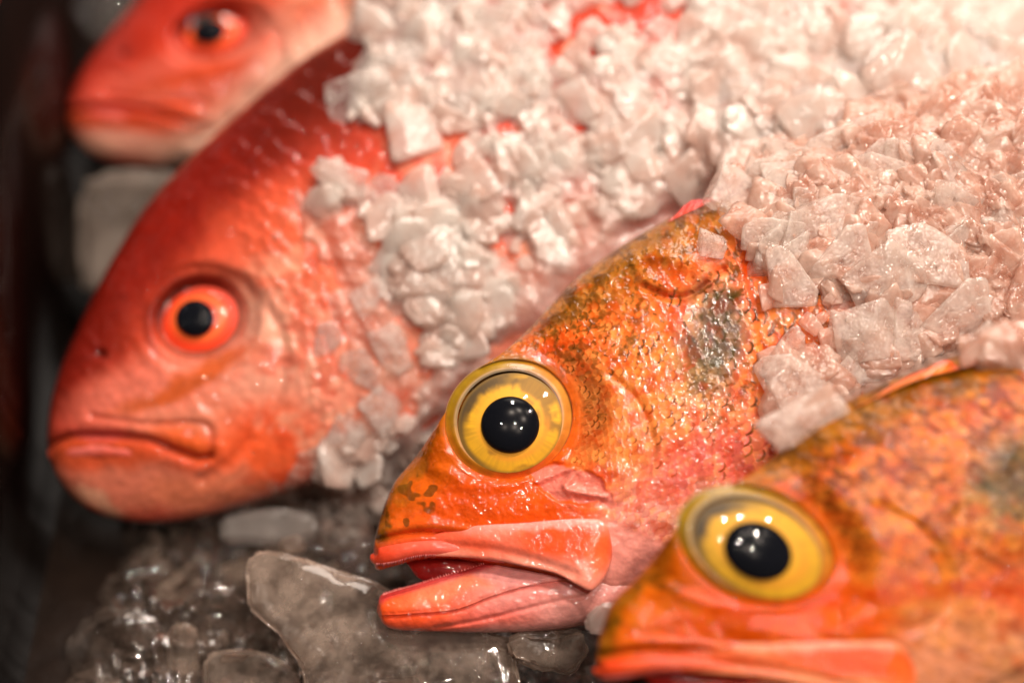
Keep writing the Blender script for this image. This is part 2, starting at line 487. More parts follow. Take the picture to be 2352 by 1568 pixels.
def paint(x, y, base, zones, seed, wob=18, sc=60):
    """blend color zones: (cx,cy,rx,ry,rot,color,strength,edge)"""
    wx = x + wob * 2 * fbm(x, y, sc, seed); wy = y + wob * 2 * fbm(x, y, sc, seed + 50)
    C = np.ones(x.shape + (3,)) * base
    for (cx, cy, rx, ry, rot, col, k, e) in zones:
        m = (k * (1 - sstep(1 - e, 1 + e, ell(wx, wy, cx, cy, rx, ry, rot))))[..., None]
        C = C * (1 - m) + col * m
    return C

def mix(C, col, m):
    m = np.clip(m, 0, 1)[..., None]
    return C * (1 - m) + col * m

def scales(x, y, pole, k, seed):
    """shingled scales growing away from the snout: height, edge, random, pos"""
    dx = x - pole[0]; dy = y - pole[1]
    dx = dx + 10 * fbm(x, y, 90, seed + 3) ; dy = dy + 10 * fbm(x, y, 90, seed + 4)
    r = np.hypot(dx, dy) + 1e-6
    a = np.log(r) / k; b = np.arctan2(dy, dx) / k
    a0 = np.floor(a); best = np.full(x.shape, 1e9); H = np.zeros(x.shape); E = np.zeros(x.shape); Rn = np.zeros(x.shape); Q = np.zeros(x.shape)
    R = 0.78
    for da in (2, 1, 0, -1, -2):
        ca_i = a0 + da
        off = 0.5 * (np.abs(ca_i) % 2)
        for db in (-1, 0, 1):
            cb_i = np.floor(b - off + 0.5) + db
            jx = (hash2(ca_i, cb_i, seed) - 0.5) * 0.5
            ca = ca_i
            qa = (a - ca - jx) ; qb = (b - off - cb_i) + 0.0
            rad = np.hypot(qa * 0.85, qb)
            cov = (rad < R) & (qa > -0.35)
            top = cov & (ca < best)
            best = np.where(top, ca, best)
            H = np.where(top, 0.5 + qa * 0.6, H)
            E = np.where(top, rad / R * (qa > 0.05), E)
            Rn = np.where(top, hash2(ca_i, cb_i, seed + 9), Rn)
            Q = np.where(top, qb, Q)
    return H, E, Rn, Q

# ---------- the speckled orange fish (own coordinates follow the sharp one)
O_EYE = (1172, 968)
O_HEAD = [
 # Tx    Ty    Bx    By    W
 (857, 1270, 858, 1280, 4), (860, 1243, 866, 1308, 36), (873, 1190, 905, 1300, 56), (903, 1112, 960, 1286, 80),
 (953, 1050, 1040, 1283, 98), (998, 985, 1120, 1300, 114), (1042, 918, 1200, 1330, 128), (1085, 858, 1280, 1370, 142),
 (1150, 813, 1350, 1400, 156), (1212, 757, 1420, 1392, 168), (1270, 693, 1490, 1370, 180), (1322, 640, 1560, 1340, 190),
 (1400, 582, 1650, 1300, 202), (1500, 522, 1760, 1250, 214), (1580, 480, 1850, 1210, 222), (1660, 440, 1950, 1160, 226),
 (1780, 380, 2060, 1100, 228), (1950, 310, 2200, 1020, 226), (2200, 230, 2400, 930, 210), (2450, 190, 2600, 830, 180),
 (2750, 190, 2830, 640, 110), (3000, 250, 3020, 480, 40), (3120, 340, 3120, 380, 3)]
O_JAW = [
 (866, 1395, 866, 1405, 6, 0), (871, 1370, 880, 1432, 34, 0), (890, 1358, 905, 1445, 46, 0), (945, 1342, 960, 1449, 58, 0),
 (1010, 1322, 1040, 1451, 68, 0), (1070, 1306, 1120, 1452, 78, 0), (1128, 1288, 1200, 1451, 88, 0), (1200, 1285, 1280, 1446, 98, 0),
 (1290, 1285, 1350, 1434, 106, 0), (1360, 1290, 1420, 1415, 108, 0), (1430, 1300, 1500, 1390, 90, 0), (1480, 1310, 1540, 1360, 30, 0)]
O_MAX = [   # the broad plate of the upper jaw
 (930, 1252, 930, 1275, 3, 66), (993, 1228, 1000, 1277, 12, 74), (1050, 1213, 1050, 1279, 16, 84), (1107, 1205, 1130, 1285, 18, 94), (1199, 1200, 1200, 1299, 20, 104),
 (1290, 1192, 1275, 1316, 20, 112), (1345, 1190, 1325, 1342, 19, 116), (1378, 1193, 1354, 1355, 17, 117),
 (1397, 1212, 1376, 1343, 13, 116), (1405, 1250, 1396, 1312, 8, 114), (1407, 1272, 1405, 1286, 2, 112)]

cO = lin(234, 84, 22); cO2 = lin(236, 112, 50); cPk = lin(236, 128, 118); cPale = lin(240, 180, 158)
cOl = lin(140, 92, 24); cDk = lin(84, 50, 14); cRed = lin(226, 62, 30); cGy = lin(132, 116, 110); cGold = lin(200, 130, 14)
TONE = np.array([0.88, 0.86, 0.46])
pk = lambda r, g, b: np.clip(lin(r, g, b) / TONE, 0, 1)

def orange_fish(name, label, A, c0, p0, d0, slope, seed, ns, nt, mouth=True, ekx=1.0, eky=1.0, tone=1.0, wet=True):
    f = Fish(name, label, A, c0, p0, d0, slope)
    def eye_e(x, y): return ell(x, y, 1169, 962, 149 * ekx, 136 * eky, -20)
    ridge1 = [(1420, 600), (1500, 585), (1580, 600), (1640, 640)]
    ridge2 = [(1480, 660), (1540, 684), (1600, 672), (1660, 620)]
    gill = [(1690, 540), (1716, 690), (1745, 830), (1785, 960), (1786, 1050), (1700, 1150), (1560, 1270)]
    groove = [(868, 1238), (965, 1222), (1060, 1232), (1120, 1246)]
    preop = [(1400, 860), (1470, 930), (1500, 1040), (1460, 1130), (1400, 1170)]
    brow = [(1000, 1075), (1090, 1112), (1200, 1108), (1290, 1050)]
    fold = [(1195, 1128), (1270, 1090), (1330, 1075), (1300, 1120), (1390, 1140)]
    E_W = 134.0
    def scale_mask(x, y):
        e = eye_e(x, y)
        m = sstep(1.08, 1.25, e) * sstep(0, 60, (x - 1110) + (980 - y) * 0.15 + np.where(y > 1090, (1090 - y) * 2.2, 0))
        m *= 1 - 0.85 * (1 - sstep(0.85, 1.05, ell(x, y, 1300, 1112, 110, 48, 18)))
        return m
    def disp(x, y, w, sn):
        e = eye_e(x, y)
        edge = sstep(0.0, 0.35, sn)
        k = 1 - sstep(0.98, 1.65, e)
        w = w * (1 - k) + (E_W - 14 + 0 * w) * k
        w = w + 2.5 * np.exp(-((e - 1.08) / 0.06) ** 2) * (0.55 + 0.45 * sstep(-150, 150, (y - 962) + (x - 1169) * 0.6))
        w = w - 46 * (1 - sstep(0.95, 1.0, e))
        d, sd, ru = poly_dist(x, y, groove, 30); w = w - 11 * np.exp(-(d / 6) ** 2) * edge + 7 * np.exp(-((d - 18) / 12) ** 2) * edge
        d, sd, ru = poly_dist(x, y, gill, 40)
        w = w + edge * np.where(sd > 0, 1, 0) * 12 * np.exp(-d / 40) - edge * np.where(sd > 0, 0, 1) * 16 * np.exp(-d / 50)
        for rd, h, wd in ((ridge1, 16 if mouth else 5, 22), (ridge2, -16 if mouth else -2, 9), (preop, -7, 10), (brow, 7, 16)):
            d, sd, ru = poly_dist(x, y, rd, 24)
            w = w + edge * h * np.exp(-(d / wd) ** 2)
        d, sd, ru = poly_dist(x, y, [(1490, 640), (1540, 655), (1600, 640)], 12); w = w + edge * (16 if mouth else 3) * np.exp(-(d / 26) ** 2)
        wf = (1.0 if mouth else 0.0) * (1 - sstep(0.8, 1.05, ell(x, y, 1305, 1110, 105, 46, 20) + 0.6 * fbm(x, y, 40, seed + 43)))
        d, sd, ru = poly_dist(x, y, fold, 40)
        w = w + wf * (-9 + 16 * np.exp(-(d / 10) ** 2) + 14 * fbm(x, y, 28, seed + 5))
        H, E, Rn, Q = scales(x, y, (930, 1090), 0.031, seed)
        r = np.hypot(x - 930, y - 1090)
        w = w + scale_mask(x, y) * edge * (H * 0.0032 * r)
        sm = 1 - scale_mask(x, y)
        w = w + edge * (12 * fbm(x, y, 90, seed + 1) + sm * (e > 1.1) * 5 * fbm(x, y, 22, seed + 2, 3))
        # warty nape
        nape = sstep(0.2, 1, 1 - ell(x, y, 1480, 590, 330, 90, -33))
        w = w + nape * edge * 22 * fbm(x, y, 40, seed + 8, 3)
        return w
    def col(x, y, tt, u):
        C = paint(x, y, cO2 * 0.9, [
            (1180, 1120, 330, 150, 0, cO, 0.95, 0.5),          # snout and lower cheek
            (1010, 1050, 190, 60, -45, lin(222, 100, 24), 0.9, 0.5),
            (1330, 760, 190, 100, -35, cO, 0.85, 0.6),         # crown behind the eye
            (1560, 900, 230, 210, 0, lin(236, 124, 66), 0.7, 0.6),
            (1500, 1020, 170, 90, -20, lin(240, 120, 70), 0.7, 0.5),
            (1640, 1080, 190, 110, -35, pk(232, 104, 92), 0.95, 0.5),   # pink below the gill cover
            (1560, 1240, 260, 90, -20, pk(240, 166, 150), 0.9, 0.4),
            (1450, 1250, 90, 160, 20, pk(236, 150, 136), 0.9, 0.5),
            (1640, 690, 120, 110, 0, lin(236, 100, 62), 0.7, 0.5),
            (1635, 780, 74, 130, 12, pk(120, 108, 108), 0.95, 0.5),          # blue-grey smudge
            (1600, 860, 60, 60, 0, lin(170, 140, 70), 0.5, 0.6),
        ], seed)
        wx = x + 20 * fbm(x, y, 40, seed + 20); wy = y + 20 * fbm(x, y, 40, seed + 21)
        dd, sd, ru = poly_dist(wx, wy, [(865, 1230), (885, 1150), (950, 1050), (1040, 930), (1090, 850), (1210, 760), (1300, 660), (1400, 585), (1580, 478), (1780, 380), (2300, 200)], 60)
        ol = (1 - sstep(14, 40 + 100 * sstep(0.42, 0.65, ru), dd + 60 * fbm(x, y, 36, seed + 30))) * (0.35 + 0.55 * sstep(0.4, 0.62, ru) + 0.45 * (1 - sstep(0.1, 0.3, ru)))
        C = mix(C, cOl * 1.1, ol * 0.9)
        blot = sstep(0.06, 0.2, fbm(x, y, 30, seed + 31, 3)) * sstep(0.1, 0.9, 1 - ell(x, y, 1500, 560, 420, 120, -33) * 0.8)
        C = mix(C, cDk * 1.1, blot * 0.9)
        # pale mottling of the scaled flank
        mot = sstep(0.0, 0.18, fbm(x, y, 70, seed + 33, 4)) * scale_mask(x, y)
        C = mix(C, lin(242, 170, 128), mot * 0.22)
        H, E, Rn, Q = scales(x, y, (930, 1090), 0.031, seed)
        sm = scale_mask(x, y)
        low = sstep(-120, 120, (y - 1010) - (x - 1400) * 0.12)          # fewer dark marks on the belly side
        C = C * (1 + (sm * (Rn - 0.5) * 0.5)[..., None])
        C = mix(C, lin(246, 176, 130), (1 - sstep(0.2, 0.75, E)) * sm * 0.4 * Rn)
        C = mix(C, lin(214, 76, 22), sstep(0.6, 0.97, E) * sm * (0.08 + 0.3 * sstep(-0.1, 0.15, fbm(x, y, 70, seed + 37))))
        half = sstep(-0.1, 0.25, (Q + (Rn - 0.5)) * np.where(Rn > 0.7, 1, -1))
        mk = sstep(0.66, 0.84, E) * (Rn > 0.5 + 0.5 * low) * sm * sstep(-0.24, 0.02, fbm(x, y, 80, seed + 35)) * half
        C = mix(C, mix(np.ones_like(C) * cDk, lin(150, 70, 10), low), mk * 0.95)
        ra, an = np.hypot(x - 930, y - 1090), np.arctan2(y - 1090, x - 930)
        fl = sstep(0.11, 0.2, fbm(ra, an * 800, 12, seed + 47, 2)) * sm * sstep(-0.12, 0.1, fbm(x, y, 110, seed + 48)) * (1 - low * 0.9)
        C = mix(C, lin(112, 62, 10), fl * 0.8)
        dap = fbm(ra, an * 700, 34, seed + 49, 3)
        C = mix(C, lin(206, 66, 10), sstep(0.05, 0.2, dap) * sm * 0.55)
        C = mix(C, lin(242, 154, 96), sstep(0.05, 0.2, -dap) * sm * 0.25)
        gy = 1 - sstep(0.6, 1.1, ell(x, y, 1635, 790, 85, 130, 10))
        C = mix(C, lin(100, 84, 20), gy * sstep(0.55, 0.85, E) * (Rn > 0.5) * 0.4)
        # speckles of the crown
        sp = sstep(0.1, 0.2, fbm(x, y, 15, seed + 40, 2)) * (1 - sstep(0.7, 1.2, ell(x, y, 1350, 740, 200, 120, -38)))
        C = mix(C, cDk * 1.3, sp * 0.6)
        sn = sstep(0.17, 0.24, fbm(x, y, 26, seed + 41, 2)) * (1 - sstep(0.8, 1.1, ell(x, y, 930, 1120, 90, 130, 30)))
        C = mix(C, cDk * 1.4, sn * 0.8)
        e = eye_e(x, y)
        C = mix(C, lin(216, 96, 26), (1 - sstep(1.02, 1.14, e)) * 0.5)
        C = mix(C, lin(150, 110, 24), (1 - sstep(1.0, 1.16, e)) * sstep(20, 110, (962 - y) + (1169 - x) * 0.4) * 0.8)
        wo = (1.0 if mouth else 0.0) * (1 - sstep(0.8, 1.02, ell(x, y, 1312, 1112, 104, 42, 20) + 0.9 * fbm(x, y, 40, seed + 43)))
        C = mix(C, pk(226, 134, 122) * (0.8 + 0.5 * (fbm(x, y, 30, seed + 44)[..., None] + 0.3)), wo * 0.75)
        C = mix(C, cRed, (1 - sstep(0.8, 1.1, ell(x, y, 1375, 1085, 40, 18, 40))) * 0.4)
        if not mouth:
            mm = fbm(x + 0.6 * y, (y - 0.6 * x) * 1.6, 20, seed + 140, 3)
            C = mix(C, lin(112, 46, 0), sstep(0.0, 0.14, mm) * (0.25 + 0.5 * (1 - sstep(780, 1150, y))) * sstep(1.15, 1.4, e))
            C = mix(C, lin(226, 128, 60), sstep(0.06, 0.2, -mm) * 0.4 * sstep(1.15, 1.4, e))
            C = mix(C, lin(206, 60, 14), (1 - sstep(8, 26, poly_dist(x, y, [(1240, 1100), (1400, 1075), (1560, 1060), (1660, 1090)], 16)[0] + 40 * fbm(x, y, 30, seed + 141))) * 0.45)
        smud = 1 - sstep(0.55, 1.1, ell(x, y, 1640, 775, 62, 120, 12) + 1.1 * fbm(x, y, 50, seed + 150))
        C = mix(C, cOl * 0.9, ol * 0.6 * (0.6 + 0.8 * np.clip(fbm(x, y, 44, seed + 152) + 0.3, 0, 1)))
        C = mix(C, lin(78, 44, 6), ol * sstep(0.04, 0.14, fbm(x, y, 32, seed + 153, 3)) * 0.85)
        C = mix(C, pk(66, 56, 34), smud * 0.62)
        C = mix(C, lin(70, 58, 16), smud * sstep(0.04, 0.16, fbm(x, y, 26, seed + 151, 3)) * 0.8)
        lip = 1 - sstep(10, 34, poly_dist(x, y, [(858, 1280), (905, 1262), (1000, 1250), (1120, 1270)], 20)[0])
        C = mix(C, lin(236, 84, 60), lip * 0.85)
        return C * TONE * tone
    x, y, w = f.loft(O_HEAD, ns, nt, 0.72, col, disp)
    # upper lip roll
    def lipc(x, y, tt, u):
        C = paint(x, y, lin(236, 88, 62), [(870, 1280, 30, 60, 0, lin(232, 70, 36), 0.8, 0.5)], seed + 60)
        C = mix(C, lin(236, 120, 110), sstep(0.35, 0.9, u) * 0.7)
        return C * tone
    f.tube([(860, 1268, 6, 6), (868, 1276, 34, 22), (905, 1268, 54, 23), (960, 1256, 66, 22), (1040, 1258, 78, 19), (1110, 1272, 86, 14), (1160, 1286, 90, 7)], 120, 28, lipc, 1.0)
    f.tube([(860, 1268, -6, 6), (868, 1276, -30, 20), (905, 1270, -44, 22), (960, 1262, -52, 20), (1040, 1264, -60, 16), (1110, 1276, -66, 10)], 60, 16, lipc, 1.0)
    # lower jaw
    jg = [(888, 1412), (950, 1408), (1050, 1398), (1130, 1368), (1210, 1345), (1300, 1330)]
    def jd(x, y, w, sn):
        d, sd, ru = poly_dist(x, y, jg, 30)
        w = w - 6 * np.exp(-(d / 9) ** 2) * sstep(0, .3, sn) + 12 * np.exp(-(np.maximum(0, -sd * d - 0) / 30) ** 2) * (sd < 0) * np.exp(-d / 40)
        d2, _, _ = poly_dist(x, y, [(1000, 1442), (1120, 1420), (1260, 1385), (1340, 1370)], 20)
        w = w - 5 * np.exp(-(d2 / 6) ** 2)
        return w + 8 * fbm(x, y, 60, seed + 71) + 3 * fbm(x, y, 16, seed + 72)
    def jc(x, y, tt, u):
        C = paint(x, y, lin(236, 150, 140), [
            (900, 1400, 190, 60, -6, lin(240, 84, 28), 1.0, 0.5), (1040, 1345, 130, 22, -14, lin(238, 130, 90), 0.8, 0.6),
            (1040, 1430, 200, 22, -3, lin(228, 84, 54), 0.75, 0.6), (1180, 1322, 120, 20, 8, lin(238, 160, 156), 0.9, 0.6),
            (1180, 1400, 120, 26, -14, lin(226, 110, 100), 0.6, 0.7), (1330, 1390, 110, 50, -14, lin(232, 158, 148), 0.8, 0.6)], seed + 73)
        C = mix(C, lin(214, 62, 66), (1 - sstep(6, 20, poly_dist(x, y, [(872, 1372), (895, 1360), (945, 1344), (1010, 1324), (1125, 1290)], 20)[0])) * 0.85)
        C = mix(C, lin(214, 84, 60), np.exp(-(poly_dist(x, y, jg, 24)[0] / 9) ** 2) * 0.4)
        return C * tone
    f.loft(O_JAW, max(120, ns // 2), max(60, nt // 3), 0.6, jc, jd)
    # upper-jaw plate on each side
    def mc(x, y, tt, u):
        C = paint(x, y, lin(238, 142, 120), [(1060, 1240, 120, 28, 8, lin(238, 92, 58), 0.9, 0.6),
             (1310, 1245, 130, 40, 4, lin(232, 76, 22), 0.95, 0.4), (1375, 1275, 26, 46, 10, lin(236, 100, 54), 0.8, 0.5),
             (1250, 1202, 150, 13, -3, lin(240, 150, 140), 0.8, 0.5)], seed + 80, wob=14, sc=30)
        return C * tone
    def md(x, y, w, sn):
        d, _, _ = poly_dist(x, y, [(1000, 1252), (1130, 1262), (1240, 1290), (1320, 1318)], 20)
        return w - 7 * np.exp(-(d / 12) ** 2) + 5 * fbm(x, y, 50, seed + 82) + 1.5 * fbm(x, y, 14, seed + 83)
    mx = np.array(O_MAX, float)
    for row in mx:
        k = np.argmin((x - row[0]) ** 2 + (y - row[1]) ** 2 + (w < 0) * 1e9)
        row[5] = max(row[5] * 0.9, w.ravel()[k] - 3) if row[0] > 1080 else row[5]
    if not mouth: mx[:, 4] *= 0.4
    mx[2:-2, 5] = np.convolve(np.pad(mx[:, 5], 1, mode='edge'), [0.25, 0.5, 0.25], 'valid')[2:-2]
    f.loft(mx, max(120, ns // 2), max(40, nt // 5), 0.5, mc, md, back=0.6)
    # throat lining seen through the open mouth
    def ic(x, y, tt, u):
        return paint(x, y, lin(140, 26, 24), [(1090, 1300, 60, 20, -10, lin(190, 74, 66), 0.9, 0.6), (960, 1300, 80, 14, 0, lin(150, 30, 24), 0.8, 0.6)], seed + 90) * tone
    f.loft([(930, 1288, 940, 1300, 3, -14), (960, 1280, 965, 1330, 16, -14), (1010, 1275, 1020, 1340, 24, -10), (1080, 1280, 1090, 1340, 30, -5), (1160, 1290, 1180, 1345, 34, 0), (1230, 1310, 1230, 1330, 6, 0)], 70, 24, 0.8, ic)
    f.finish(M_SKIN_O if mouth else M_SKIN_N)
    # comb of small teeth along both jaws
    tv, tf_ = [], []
    def teeth(pts, n, up, ln):
        G = spline(pts, n)
        for i, (xx, yy, ww) in enumerate(G):
            l = ln * (0.7 + 0.6 * random.random()); b = len(tv)
            xx += random.uniform(-1, 1)
            tip = (xx - 2.5, yy + up * l, ww + 2)
            for q in ((xx - 2.2, yy, ww), (xx + 2.2, yy, ww), (xx, yy, ww + 3.5), tip): tv.append(q)
            tf_.extend([(b, b + 1, b + 3), (b + 1, b + 2, b + 3), (b + 2, b, b + 3)])
    teeth([(866, 1292, 44), (885, 1291, 56), (910, 1287, 66), (960, 1274, 80), (1000, 1272, 86)], 44, 1, 11)
    teeth([(880, 1366, 40), (910, 1356, 48), (960, 1342, 56), (1030, 1320, 62), (1110, 1296, 66)], 50, -1, 6)
    ta = np.array(tv)
    mesh_np('teeth', f.place(ta[:, 0], ta[:, 1], ta[:, 2]), tf_, M_TEETH, f.root, smooth=False)
    # eye
    def iris_c(x, y, r, a):
        C = np.ones(x.shape + (3,)) * lin(214, 160, 4)
        st = fbm(a * 40, r * 3, 1.2, seed + 100, 3)
        cl = fbm(x, y, 60, seed + 101, 4)
        C = C * (1 + 0.7 * st[..., None] * 0.6) * (1 + 0.5 * cl[..., None])
        C = mix(C, lin(112, 78, 2), sstep(0.0, 0.14, cl) * 0.8)
        C = mix(C, lin(228, 160, 14), np.exp(-((r - 0.62) / 0.05) ** 2) * 0.8)
        C = mix(C, lin(220, 140, 16), np.exp(-((r - 0.72) / 0.06) ** 2) * sstep(0.2, 0.8, np.sin(a + 0.2)) * 0.7)
        up = sstep(0.3, 0.95, np.sin(-a - 0.35))
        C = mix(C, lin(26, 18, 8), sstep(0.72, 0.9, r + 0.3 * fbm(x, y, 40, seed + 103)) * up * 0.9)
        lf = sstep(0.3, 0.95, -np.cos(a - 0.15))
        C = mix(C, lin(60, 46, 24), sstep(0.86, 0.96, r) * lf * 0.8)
        C = mix(C, lin(120, 90, 20), sstep(0.93, 1.0, r) * 0.7)
        return np.clip(C, 0, 1) * tone
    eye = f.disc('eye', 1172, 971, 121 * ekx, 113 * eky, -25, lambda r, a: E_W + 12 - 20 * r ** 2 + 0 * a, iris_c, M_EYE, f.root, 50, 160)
    def ring_c(x, y, r, a):
        C = paint(x, y, lin(176, 112, 20), [(1100, 880, 130, 80, -40, lin(150, 116, 16), 0.95, 0.6),
             (1230, 1070, 150, 50, -30, lin(214, 92, 30), 0.85, 0.6), (1300, 940, 50, 120, 0, lin(196, 130, 48), 0.8, 0.6)], seed + 110)
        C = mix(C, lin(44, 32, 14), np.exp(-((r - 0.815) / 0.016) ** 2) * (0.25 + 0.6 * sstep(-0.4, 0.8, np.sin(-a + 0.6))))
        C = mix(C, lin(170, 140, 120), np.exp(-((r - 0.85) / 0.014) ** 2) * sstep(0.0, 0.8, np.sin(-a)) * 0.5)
        C = mix(C, lin(110, 70, 20), np.exp(-((r - 0.985) / 0.02) ** 2) * 0.6)
        return C * (0.85 + 0.7 * (fbm(a * 60, r * 60, 8, seed + 111)[..., None] + 0.2)) * tone
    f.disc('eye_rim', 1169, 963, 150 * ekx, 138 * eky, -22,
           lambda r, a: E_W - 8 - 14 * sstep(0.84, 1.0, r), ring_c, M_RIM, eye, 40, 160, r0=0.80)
    f.disc('pupil', 1172, 975, 67 * ekx, 65 * eky, 0, lambda r, a: E_W + 10 + 24 * np.sqrt(np.clip(1 - r ** 2, 0, 1)), None, M_PUPIL, eye, 24, 96)
    f.disc('cornea', 1170, 965, 140 * ekx, 129 * eky, -22, lambda r, a: E_W + 1 + 38 * (1 - r ** 2), None, M_CORNEA, eye, 40, 128)
    return f

fish_main = orange_fish('rockfish', 'orange speckled fish in sharp focus with gold eye and open toothed mouth',
    np.eye(2), O_EYE, O_EYE, 0.405, (4e-6, -2.6e-5), 5, 760, 640)

# the nearer fish of the same kind: fit its lie to three landmarks
src = np.array([(36, -183), (-299, 222), (545, -555)], float)
dst = np.array([(40, -205), (-402, 262), (610, -465)], float)
A4 = np.linalg.lstsq(src, dst, rcond=None)[0].T
print('A4', A4)
fish_near = orange_fish('rockfish', 'blurred orange speckled fish nearest the viewer at the lower right corner',
    A4, O_EYE, (1740, 1258), 0.352, (1e-5, -2.4e-5), 23, 460, 380, mouth=False, ekx=0.86, eky=1.12, tone=np.array([0.84, 0.86, 0.55]))

# ---------- the red fish
R_EYE = (457, 732)
R_HEAD = [
 (108, 1018, 109, 1030, 4), (109, 985, 116, 1060, 36), (118, 915, 140, 1110, 64), (145, 828, 190, 1160, 90),
 (185, 740, 260, 1190, 112), (228, 650, 350, 1200, 132), (275, 565, 450, 1190, 150), (330, 480, 560, 1160, 168),
 (400, 400, 680, 1120, 184), (480, 322, 800, 1080, 198), (565, 246, 920, 1030, 210), (650, 172, 1030, 970, 218),
 (735, 110, 1140, 900, 222), (830, 55, 1260, 830, 226), (950, 0, 1400, 750, 228), (1120, -60, 1560, 650, 226),
 (1350, -120, 1760, 540, 220), (1650, -170, 2000, 400, 200), (2000, -190, 2280, 250, 150), (2350, -160, 2500, 100, 80), (2600, -60, 2620, 0, 4)]
rD = lin(150, 24, 14); rM = lin(214, 80, 60); rP = lin(240, 150, 124); rO = lin(238, 98, 50); rBr = lin(214, 120, 96)

def red_fish(name, label, A, c0, p0, d0, slope, seed, ns, nt, ws=1.0, pale=False):
    f = Fish(name, label, A, c0, p0, d0, slope, ws)
    E_W = 128.0
    mouth = [(104, 1026), (140, 1008), (180, 998), (255, 999), (339, 1008), (402, 1032), (453, 1050), (482, 1047)]
    mtop = [(212, 955), (339, 972), (420, 970), (470, 974), (486, 1000), (484, 1046)]
    preop = [(560, 640), (640, 760), (640, 900), (560, 1030), (470, 1100)]
    gill = [(700, 480), (790, 640), (830, 800), (800, 960), (700, 1080)]
    def ee(x, y): return ell(x, y, 457, 730, 104, 90, -15)
    def disp(x, y, w, sn):
        e = ee(x, y); edge = sstep(0, .35, sn)
        k = 1 - sstep(0.95, 1.5, e)
        w = w * (1 - k) + E_W * k
        w = w + 12 * np.exp(-((e - 1.12) / 0.1) ** 2) - 34 * (1 - sstep(0.8, 1.0, e))
        d, sd, ru = poly_dist(x, y, mouth, 40)
        w = w - 20 * np.exp(-(d / 8) ** 2) * edge + 5 * np.exp(-((d - 26) / 18) ** 2) * edge
        d, sd, ru = poly_dist(x, y, mtop, 30)
        w = w - 7 * np.exp(-(d / 8) ** 2) * edge
        for rd, h, wd in ((preop, -10, 16), (gill, -14, 18)):
            d, sd, ru = poly_dist(x, y, rd, 24); w = w + edge * h * np.exp(-(d / wd) ** 2)
        d, sd, ru = poly_dist(x, y, [(231, 812), (236, 815)], 2); w = w - 14 * np.exp(-(d / 9) ** 2)
        H, E, Rn, Q = scales(x, y, (300, 900), 0.075, seed)
        m = sstep(0, 120, x - 560 + 0.35 * (700 - y)) * sstep(1.2, 1.5, e)
        w = w + m * edge * H * 10
        return w + edge * (16 * fbm(x, y, 120, seed + 1) + 5 * fbm(x, y, 24, seed + 2, 3))
    def col(x, y, tt, u):
        C = paint(x, y, rM * 1.1, [
            (650, 900, 330, 300, 0, rO * 1.0, 0.8, 0.5),
            (520, 330, 560, 170, -42, lin(116, 18, 8), 0.95, 0.8), (300, 570, 340, 150, -58, lin(140, 24, 12), 0.9, 0.95),
            (165, 830, 170, 66, -68, lin(124, 24, 16), 0.85, 0.9),
            (300, 900, 140, 60, -30, lin(232, 116, 98), 0.85, 0.6), (420, 960, 130, 40, -5, lin(238, 150, 122), 0.8, 0.6),
            (640, 790, 170, 190, 0, lin(244, 178, 156), 0.95, 0.7), (420, 880, 170, 70, -24, lin(236, 130, 108), 0.7, 0.8), (800, 850, 160, 170, 20, lin(240, 152, 128), 0.8, 0.6),
            (560, 560, 160, 80, -40, lin(226, 86, 56), 0.8, 0.7), (760, 560, 170, 130, -30, lin(232, 110, 76), 0.8, 0.6),
            (615, 1000, 120, 90, 0, lin(242, 94, 46), 0.9, 0.6),
            (430, 880, 170, 22, -24, lin(198, 84, 24), 0.85, 0.5),
            (330, 1120, 280, 60, 6, rBr, 0.9, 0.5), (470, 1130, 140, 40, -8, lin(214, 116, 84), 0.8, 0.5),
            (420, 1010, 70, 30, 14, lin(230, 96, 40), 0.75, 0.5), (240, 1050, 160, 32, 4, lin(218, 84, 44), 0.8, 0.5),
            (235, 1012, 60, 14, 0, lin(232, 96, 90), 0.8, 0.5), (225, 1145, 60, 18, 26, lin(240, 170, 140), 0.9, 0.5),  # last zone: chin highlight painted into the color
            (850, 110, 300, 110, -35, lin(90, 22, 12), 0.9, 0.6), (1400, 30, 400, 120, -20, lin(190, 54, 30), 0.8, 0.6),
            (1100, 700, 400, 160, -30, lin(238, 150, 128), 0.8, 0.5),
        ], seed, wob=30, sc=90)
        mot = sstep(0.02, 0.2, fbm(x, y, 60, seed + 30, 4)) * sstep(0, 160, x - 480 - np.maximum(0, 620 - y) * 1.1)
        C = mix(C, lin(244, 180, 152), mot * 0.5)
        mot = sstep(0.05, 0.2, fbm(x, y, 50, seed + 33, 3)) * sstep(0, 160, x - 480 - np.maximum(0, 620 - y) * 1.1)
        C = mix(C, lin(222, 70, 34), mot * 0.5)
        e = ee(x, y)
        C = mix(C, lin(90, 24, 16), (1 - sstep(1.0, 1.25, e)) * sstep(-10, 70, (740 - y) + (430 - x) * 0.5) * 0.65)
        C = mix(C, lin(70, 14, 8), np.exp(-(poly_dist(x, y, mouth, 30)[0] / 8) ** 2) * 0.5)
        C = mix(C, lin(150, 40, 20), np.exp(-(poly_dist(x, y, mtop, 24)[0] / 7) ** 2) * 0.4)
        if pale:
            C = mix(C, lin(214, 58, 40), 0.55 * (1 - sstep(0.7, 1.2, ell(x, y, 330, 780, 330, 300))))
            C = mix(C, lin(240, 180, 160), 0.55 * (1 - sstep(0.5, 1.1, ell(x, y, 270, 1125, 170, 56, 8))))
            C = mix(C, lin(240, 196, 176), (1 - sstep(20, 170, poly_dist(x, y, [(480, 1190), (600, 1050), (821, 740), (1000, 480)], 20)[0])) * 0.9)
        C = mix(C, lin(80, 16, 12), np.exp(-(np.hypot(x - 231, y - 812) / 10) ** 2) * 0.9)
        return C * np.array([0.86, 0.86, 0.82])
    f.loft(R_HEAD, ns, nt, 0.72, col, disp)
